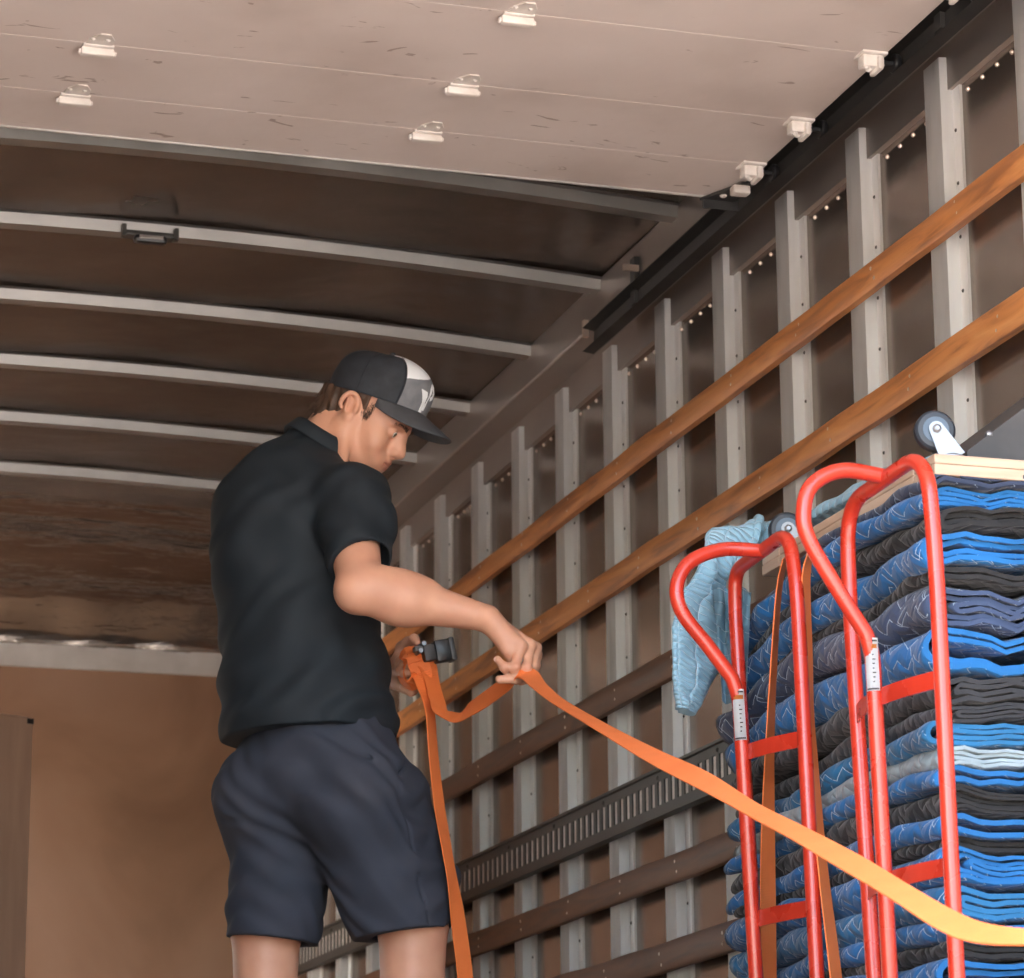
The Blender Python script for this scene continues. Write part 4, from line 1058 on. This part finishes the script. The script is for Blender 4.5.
sh.half(hr, -UZ*.98+np.array([.12, 0, 0]), (hr[0]-.155, -9, -9), (9, 9, hr[2]+.1))
sh.half(hl, -UZ*.98+np.array([-.10, 0, 0]), (-9, -9, -9), (hr[0]-.150, 9, hl[2]+.1))
for p, c in ((hr, rl1), (hl, ll1)):
    sh.cone(p+UZ*.02, p-UZ*.03, .078, .080, .004, 'sub')
    for k in range(28):                              # stitched hem line
        pass
so = sh.mesh('shorts', M['shorts'], man); del sh
# ---- polo shirt
sg = SDF(axis((-.34, .22, .0036)), axis((-.36, .34, .004)), axis((.90, 1.72, .0036)))
hem = L(312, 738, 0)
sg.cone(L(314, 800, -.005), L(307, 700, 0), .192, .182, .05, flat=(FA, .95)); sg.cone(L(304, 690, 0), L(299, 610, .005), .170, .172, .06, flat=(FA, .85))
sg.cone(L(299, 620, .005), L(293, 545, .01), .172, .170, .06, flat=(FA, .82))
sg.ell(L(290, 540, -.0), (.175, .135, .20), [RA, FA, UZ], .05)
sg.ell(L(262, 530, -.03), (.12, .10, .16), [RA, FA, UZ], .06)                        # rounded upper back
sg.cone(L(300, 478, .01), L(345, 498, -.12), .075, .068, .05); sg.cone(L(300, 478, .01), L(262, 508, .12), .075, .068, .06)
sg.cone(L(312, 470, .01), L(318, 452, .012), .088, .078, .03)
sd1 = rsh+(rel-rsh)*.78
sl_ = SDF(*sg.a); sl_.cone(rsh, sd1, .078, .066, .035); sl_.cone(L(368, 490, -.11), L(372, 548, -.2), .05, .045, .03)
ld = lsh+(lel-lsh)*.72; sg.cone(lsh, ld, .072, .068, .04)
def sf(x, y, z):
    low = np.clip((1.22-z)*5, 0, 1); sl = np.exp(-((x-.09)/.10)**2)
    f = .0075*np.sin(46*z-22*x+10*y+1.8*np.sin(17*x+9*z))*(low*.9+.18)
    f += .0040*np.sin(70*z-52*x+1.5*np.sin(30*z))*sl*low
    f += .0050*np.sin(24*x+20*z+16*y+2*np.sin(9*z+4*x))
    f += .0022*np.sin(60*x-35*z+2*np.sin(30*z+20*y))
    return f
sg.disp(sf, (-9, -9, -9), (9, 9, 9))
# armhole seam, drag folds under the arm
pr_ = [L(310, 566, -.20), L(303, 520, -.21), L(312, 490, -.20), L(340, 470, -.16), L(368, 468, -.08)]
# sleeve opening and hems
ad = unit(rel-rsh); hp_s = L(362, 563, -.235)
sl_.disp(sf, (-9, -9, -9), (9, 9, 9))
sl_.half(hp_s, unit(ad+np.array([.22, 0, 0])), (-9, -9, -9), (9, 9, 9))
sl_.cone(hp_s-ad*.022, hp_s+ad*.03, .056, .062, .003, 'sub')
h = np.maximum(.022-np.abs(sg.F-sl_.F), 0)/.022; sg.F = np.minimum(sg.F, sl_.F)-h*h*.022*.25; del sl_, h
sg.half(hem, unit(np.array([.02, 0, -1])), (-9, -9, -9), (9, 9, hem[2]+.08))
sg.cone(hem+UZ*.02, hem-UZ*.03, .150, .155, .003, 'sub', flat=(FA, .86))
# neck opening
nkd = unit(hd(-.03, 0, -.03)-nk0); nc = L(321, 444, .005)
sg.half(nc+nkd*.012, unit(nkd*.8+np.array([.10, -.02, .3])), (-.2, -.2, nc[2]-.12), (.2, .2, 1.8))
sg.cone(nc-nkd*.02, nc+nkd*.06, .062, .067, .004, 'sub')
go = sg.mesh('polo_shirt', M['shirt'], man); del sg
# collar band
bm = bmesh.new(); ax = unit(nkd*.8+np.array([.10, -.02, .3])); e1 = unit(np.cross(ax, [0, 1, .1])); e2 = np.cross(ax, e1); rows = []
for r_, h_ in ((.0665, .016), (.070, .018), (.074, .010), (.082, -.012), (.080, -.016), (.068, -.012)):
    rows.append([bm.verts.new(nc+ax*(h_+.003*math.sin(a*3))+(e1*math.cos(a)*1.06+e2*math.sin(a)*1.0)*r_) for a in [2*PI*k/48 for k in range(48)]])
for a, b in zip(rows, rows[1:]+rows[:1]):
    for k in range(48): bm.faces.new((a[k], a[(k+1) % 48], b[(k+1) % 48], b[k]))
obj('collar', bm, M['shirt'], go, smooth=True)

# ---- trucker cap
def crown(phi, t, off=0):
    """phi 0 = front; t 0 hat band .. 1 top button"""
    cf = math.cos(phi); sf_ = math.sin(phi); fr = max(0, cf)**.7
    ef = (.112 if cf > 0 else .112)+off
    p_ = 3.2+.6*fr; rad = max(0, 1-min(1, t)**p_)**(1/2.6)
    lift = .006*fr*math.sin(PI*min(1, t*1.1))
    return CO+CF*(cf*ef*rad+lift)+HR*(sf_*(.0905+off)*rad)+CU*((.112+off)*t*(1-.05*(1-fr)*t*t))
def crown_mesh(p0, p1, t0, t1, n, mm, off=0, mi=None, th=.0016):
    bm = bmesh.new(); G = [[bm.verts.new(crown(p0+(p1-p0)*i/n, t0+(t1-t0)*j/mm, off)) for i in range(n+1)] for j in range(mm+1)]
    for j in range(mm):
        for i in range(n):
            f = bm.faces.new((G[j][i], G[j][i+1], G[j+1][i+1], G[j+1][i]))
            if mi: f.material_index = mi(p0+(p1-p0)*(i+.5)/n, t0+(t1-t0)*(j+.5)/mm)
    bmesh.ops.remove_doubles(bm, verts=bm.verts[:], dist=1e-5); bmesh.ops.solidify(bm, geom=bm.faces[:], thickness=-th); return bm
cap = bpy.data.objects.new('cap', None); C.objects.link(cap); cap.parent = man
FP = math.radians(52)
obj('crown', crown_mesh(FP, 2*PI-FP, 0, 1, 60, 24), M['cap_black'], cap, smooth=True)
fp = obj('front_panel', crown_mesh(-FP, FP, 0, 1, 80, 110, .0008, lambda p, t: 1 if t > .76-.20*(p/FP) else 0), (M['cap_grey'], M['cap_white']), cap, smooth=True)
for ph in (FP, -FP, 1.75, -1.75, 2.6, -2.6):
    bm = bmesh.new(); tube(bm, [crown(ph, t/20, .0012) for t in range(0, 20)], .0010, 6); obj('seam', bm, M['cap_black'], cap)
bm = bmesh.new(); dome(bm, crown(0, 1, 0), CU, .007, .005, 12); obj('button', bm, M['cap_black'], cap, smooth=True)
# brim: leaves the band along its front arc and dips forward, its sides bent down
BD = CF*math.cos(math.radians(24))-CU*math.sin(math.radians(24)); bm = bmesh.new(); rows = []; n = 40
for j in range(11):
    s_ = j/10; row = []
    for i in range(n+1):
        a = math.radians(-74+148*i/n); q = i/n*2-1; lat = math.sin(a)
        reach = .083*(max(0, 1-abs(q)**2.6))**.62
        p = crown(a, 0, .001)+BD*reach*s_+CF*.0-CU*(-.006+.020*lat*lat*s_+.006*lat*lat)+HR*lat*.004*s_
        row.append(bm.verts.new(p))
    rows.append(row)
for a, b in zip(rows, rows[1:]):
    for i in range(n): bm.faces.new((a[i], a[i+1], b[i+1], b[i]))
bmesh.ops.remove_doubles(bm, verts=bm.verts[:], dist=1e-5); bmesh.ops.solidify(bm, geom=bm.faces[:], thickness=.0032)
obj('brim', bm, M['cap_dark'], cap, smooth=True)
# white mark: a winged letter A with a P loop, as stitched on the panel
def on_panel(x, y, off=.0018): return crown(x, y, off)
def mark(poly, off=.0022):
    bm = bmesh.new(); import mathutils
    tri = mathutils.geometry.tessellate_polygon([[Vector((a, b, 0)) for a, b in poly]])
    va = [bm.verts.new(on_panel(a, b, off)) for a, b in poly]; vb = [bm.verts.new(on_panel(a, b, off-.0012)) for a, b in poly]
    for t_ in tri:
        bm.faces.new([va[i] for i in t_]); bm.faces.new([vb[i] for i in t_[::-1]])
    for i in range(len(poly)): bm.faces.new((va[i], va[(i+1) % len(poly)], vb[(i+1) % len(poly)], vb[i]))
    return bm
s_ = -1
for poly in ([(.50, .47), (.30, .46), (.27, .38), (.25, .05), (.34, .05), (.36, .24)], [(.20, .10), (.27, .12), (.20, .40), (.17, .56), (.06, .66), (-.04, .62), (-.08, .50), (-.02, .38), (.10, .33), (.12, .40), (.04, .44), (.0, .50), (.03, .56), (.09, .55), (.13, .46)]):
    obj('embroidered_mark', mark([(x, y) for x, y in poly]), M['cap_white'], fp)
# ---- shoes and socks
for an_ in (ran, lan):
    q = SDF(axis((an_[0]-.14, an_[0]+.28, .005)), axis((an_[1]-.14, an_[1]+.28, .005)), axis((.0, .2, .005)))
    q.cone(an_-UZ*.03-FA*.01, an_-UZ*.055+FA*.17, .048, .036, .02, flat=(RA, .9)); q.cone(an_, an_-UZ*.04, .044, .046, .03); q.ell(an_+FA*.17-UZ*.06, (.045, .05, .03), [RA, FA, UZ], .02)
    q.half((0, 0, .004), -UZ, (-9, -9, -9), (9, 9, .06))
    q.half(an_+UZ*.01, UZ, (-9, -9, an_[2]-.03), (9, 9, 9))
    so_ = q.mesh('shoe', M['shoe'], man)
    bm = bmesh.new(); tube(bm, [an_-UZ*.01, an_+UZ*.05], .043, 20); obj('sock', bm, M['sock'], man)

# ================================================================== THE STRAP IN HIS HANDS, with its buckle
D1 = lambda px: 1/(.1589+(px-520)*.00019)
v0 = lambda v: D0+v
S = [(409, 661, v0(.070), 9, .045), (418, 657, v0(.065), 16, .045), (427, 665, v0(.055), 17, .045), (432, 682, v0(.05), 14, .045), (437, 700, v0(.03), 14, .045), (442, 711, v0(.0), 11, .045),
     (456, 716, v0(-.04), 8, .045), (470, 709, v0(-.10), 12, .045), (490, 696, v0(-.17), 14, .045), (507, 683, v0(-.255), 13, .045), (518, 672, v0(-.292), 11, .045), (528, 675, v0(-.305), 16, .045),
     (540, 687, D1(540)-.02, 12, .045), (560, 702.5, D1(560), 9, .045), (600, 726, D1(600), 10, .045), (650, 754, D1(650), 15, .045), (700, 779, D1(700), 19, .045), (750, 808, D1(750), 15, .045),
     (800, 834, D1(800), 17, .045), (850, 862, D1(850), 21, .045), (900, 892, D1(900), 21, .045), (950, 922, D1(950), 24, .045), (985, 934, D1(985), 20, .045), (1040, 939, D1(1040), 15, .045), (1085, 945, D1(1085), 15, .045)]
st = thing('tie_down_strap', 'bright orange tie-down strap pulled taut from the hands down across the hand trucks', 'strap', atD(520, 672, v0(-.29)))
bm = bmesh.new(); ribbon(bm, strap_px(S, 8)); obj('webbing', bm, M['orange'], st, world=True)
Tt = [(404, 664, v0(.072), 10, .045), (405, 654, v0(.075), 9, .045), (414, 655, v0(.055), 17, .045), (420, 668, v0(.045), 22, .045), (424, 684, v0(.04), 16, .045), (430, 712, v0(.03), 9, .045), (434, 760, v0(.02), 9, .045), (440, 810, v0(.01), 10, .045), (448, 856, v0(-.09), 9, .045), (453, 885, v0(-.08), 10, .045), (458, 920, v0(-.05), 14, .045), (465, 975, v0(-.03), 15, .045), (470, 1040, v0(-.02), 15, .045)]
bm = bmesh.new(); ribbon(bm, strap_px(Tt, 8)); obj('loose_tail', bm, M['orange'], st, world=True)
bm = bmesh.new(); Lp = [(420, 676, v0(.045), 15, .045), (411, 684, v0(.055), 9, .045), (403, 677, v0(.075), 8, .045), (402, 664, v0(.085), 9, .045), (409, 655, v0(.075), 9, .045), (421, 656, v0(.06), 14, .045)]
ribbon(bm, strap_px(Lp, 8)); obj('coil', bm, M['orange'], st, world=True)
# buckle: black block-shaped grip on a metal frame
bc_ = atD(443, 651, v0(.055)); bt = thing('strap_buckle', 'small black block-shaped buckle held in the left hand above the orange strap', 'buckle', bc_)
Vf = Vector(Hh); a1 = (Rr*.93+Vector((0, 0, 1))*.20+Vf*.3).normalized(); a3 = Vector((0, 0, 1)); a3 = (a3-a1*a3.dot(a1)).normalized(); a2 = a1.cross(a3)
bm = bmesh.new(); obox(bm, bc_, a1, a2, a3, .0205, .017, .0235, .0035); obj('grip', bm, M['plastic'], bt, world=True, angle=40)
bm = bmesh.new(); obox(bm, bc_+a1*.0175-a2*.0, a1, a2, a3, .006, .0185, .0255, .003); obj('grip_rim', bm, M['black_steel'], bt, world=True, angle=40)
bm = bmesh.new(); obox(bm, bc_-a1*.032, a1, a2, a3, .014, .012, .018, .003); obox(bm, bc_-a1*.05+a3*.012, a1, a2, a3, .014, .010, .006, .002); obj('frame', bm, M['black_steel'], bt, world=True, angle=40)
bm = bmesh.new(); tube(bm, [bc_-a1*.044-a2*.018+a3*.02, bc_-a1*.044+a2*.018+a3*.02], .005, 10); tube(bm, [bc_-a1*.054-a2*.018+a3*.006, bc_-a1*.054+a2*.018+a3*.006], .005, 10); obj('spool', bm, M['galv'], bt, world=True)
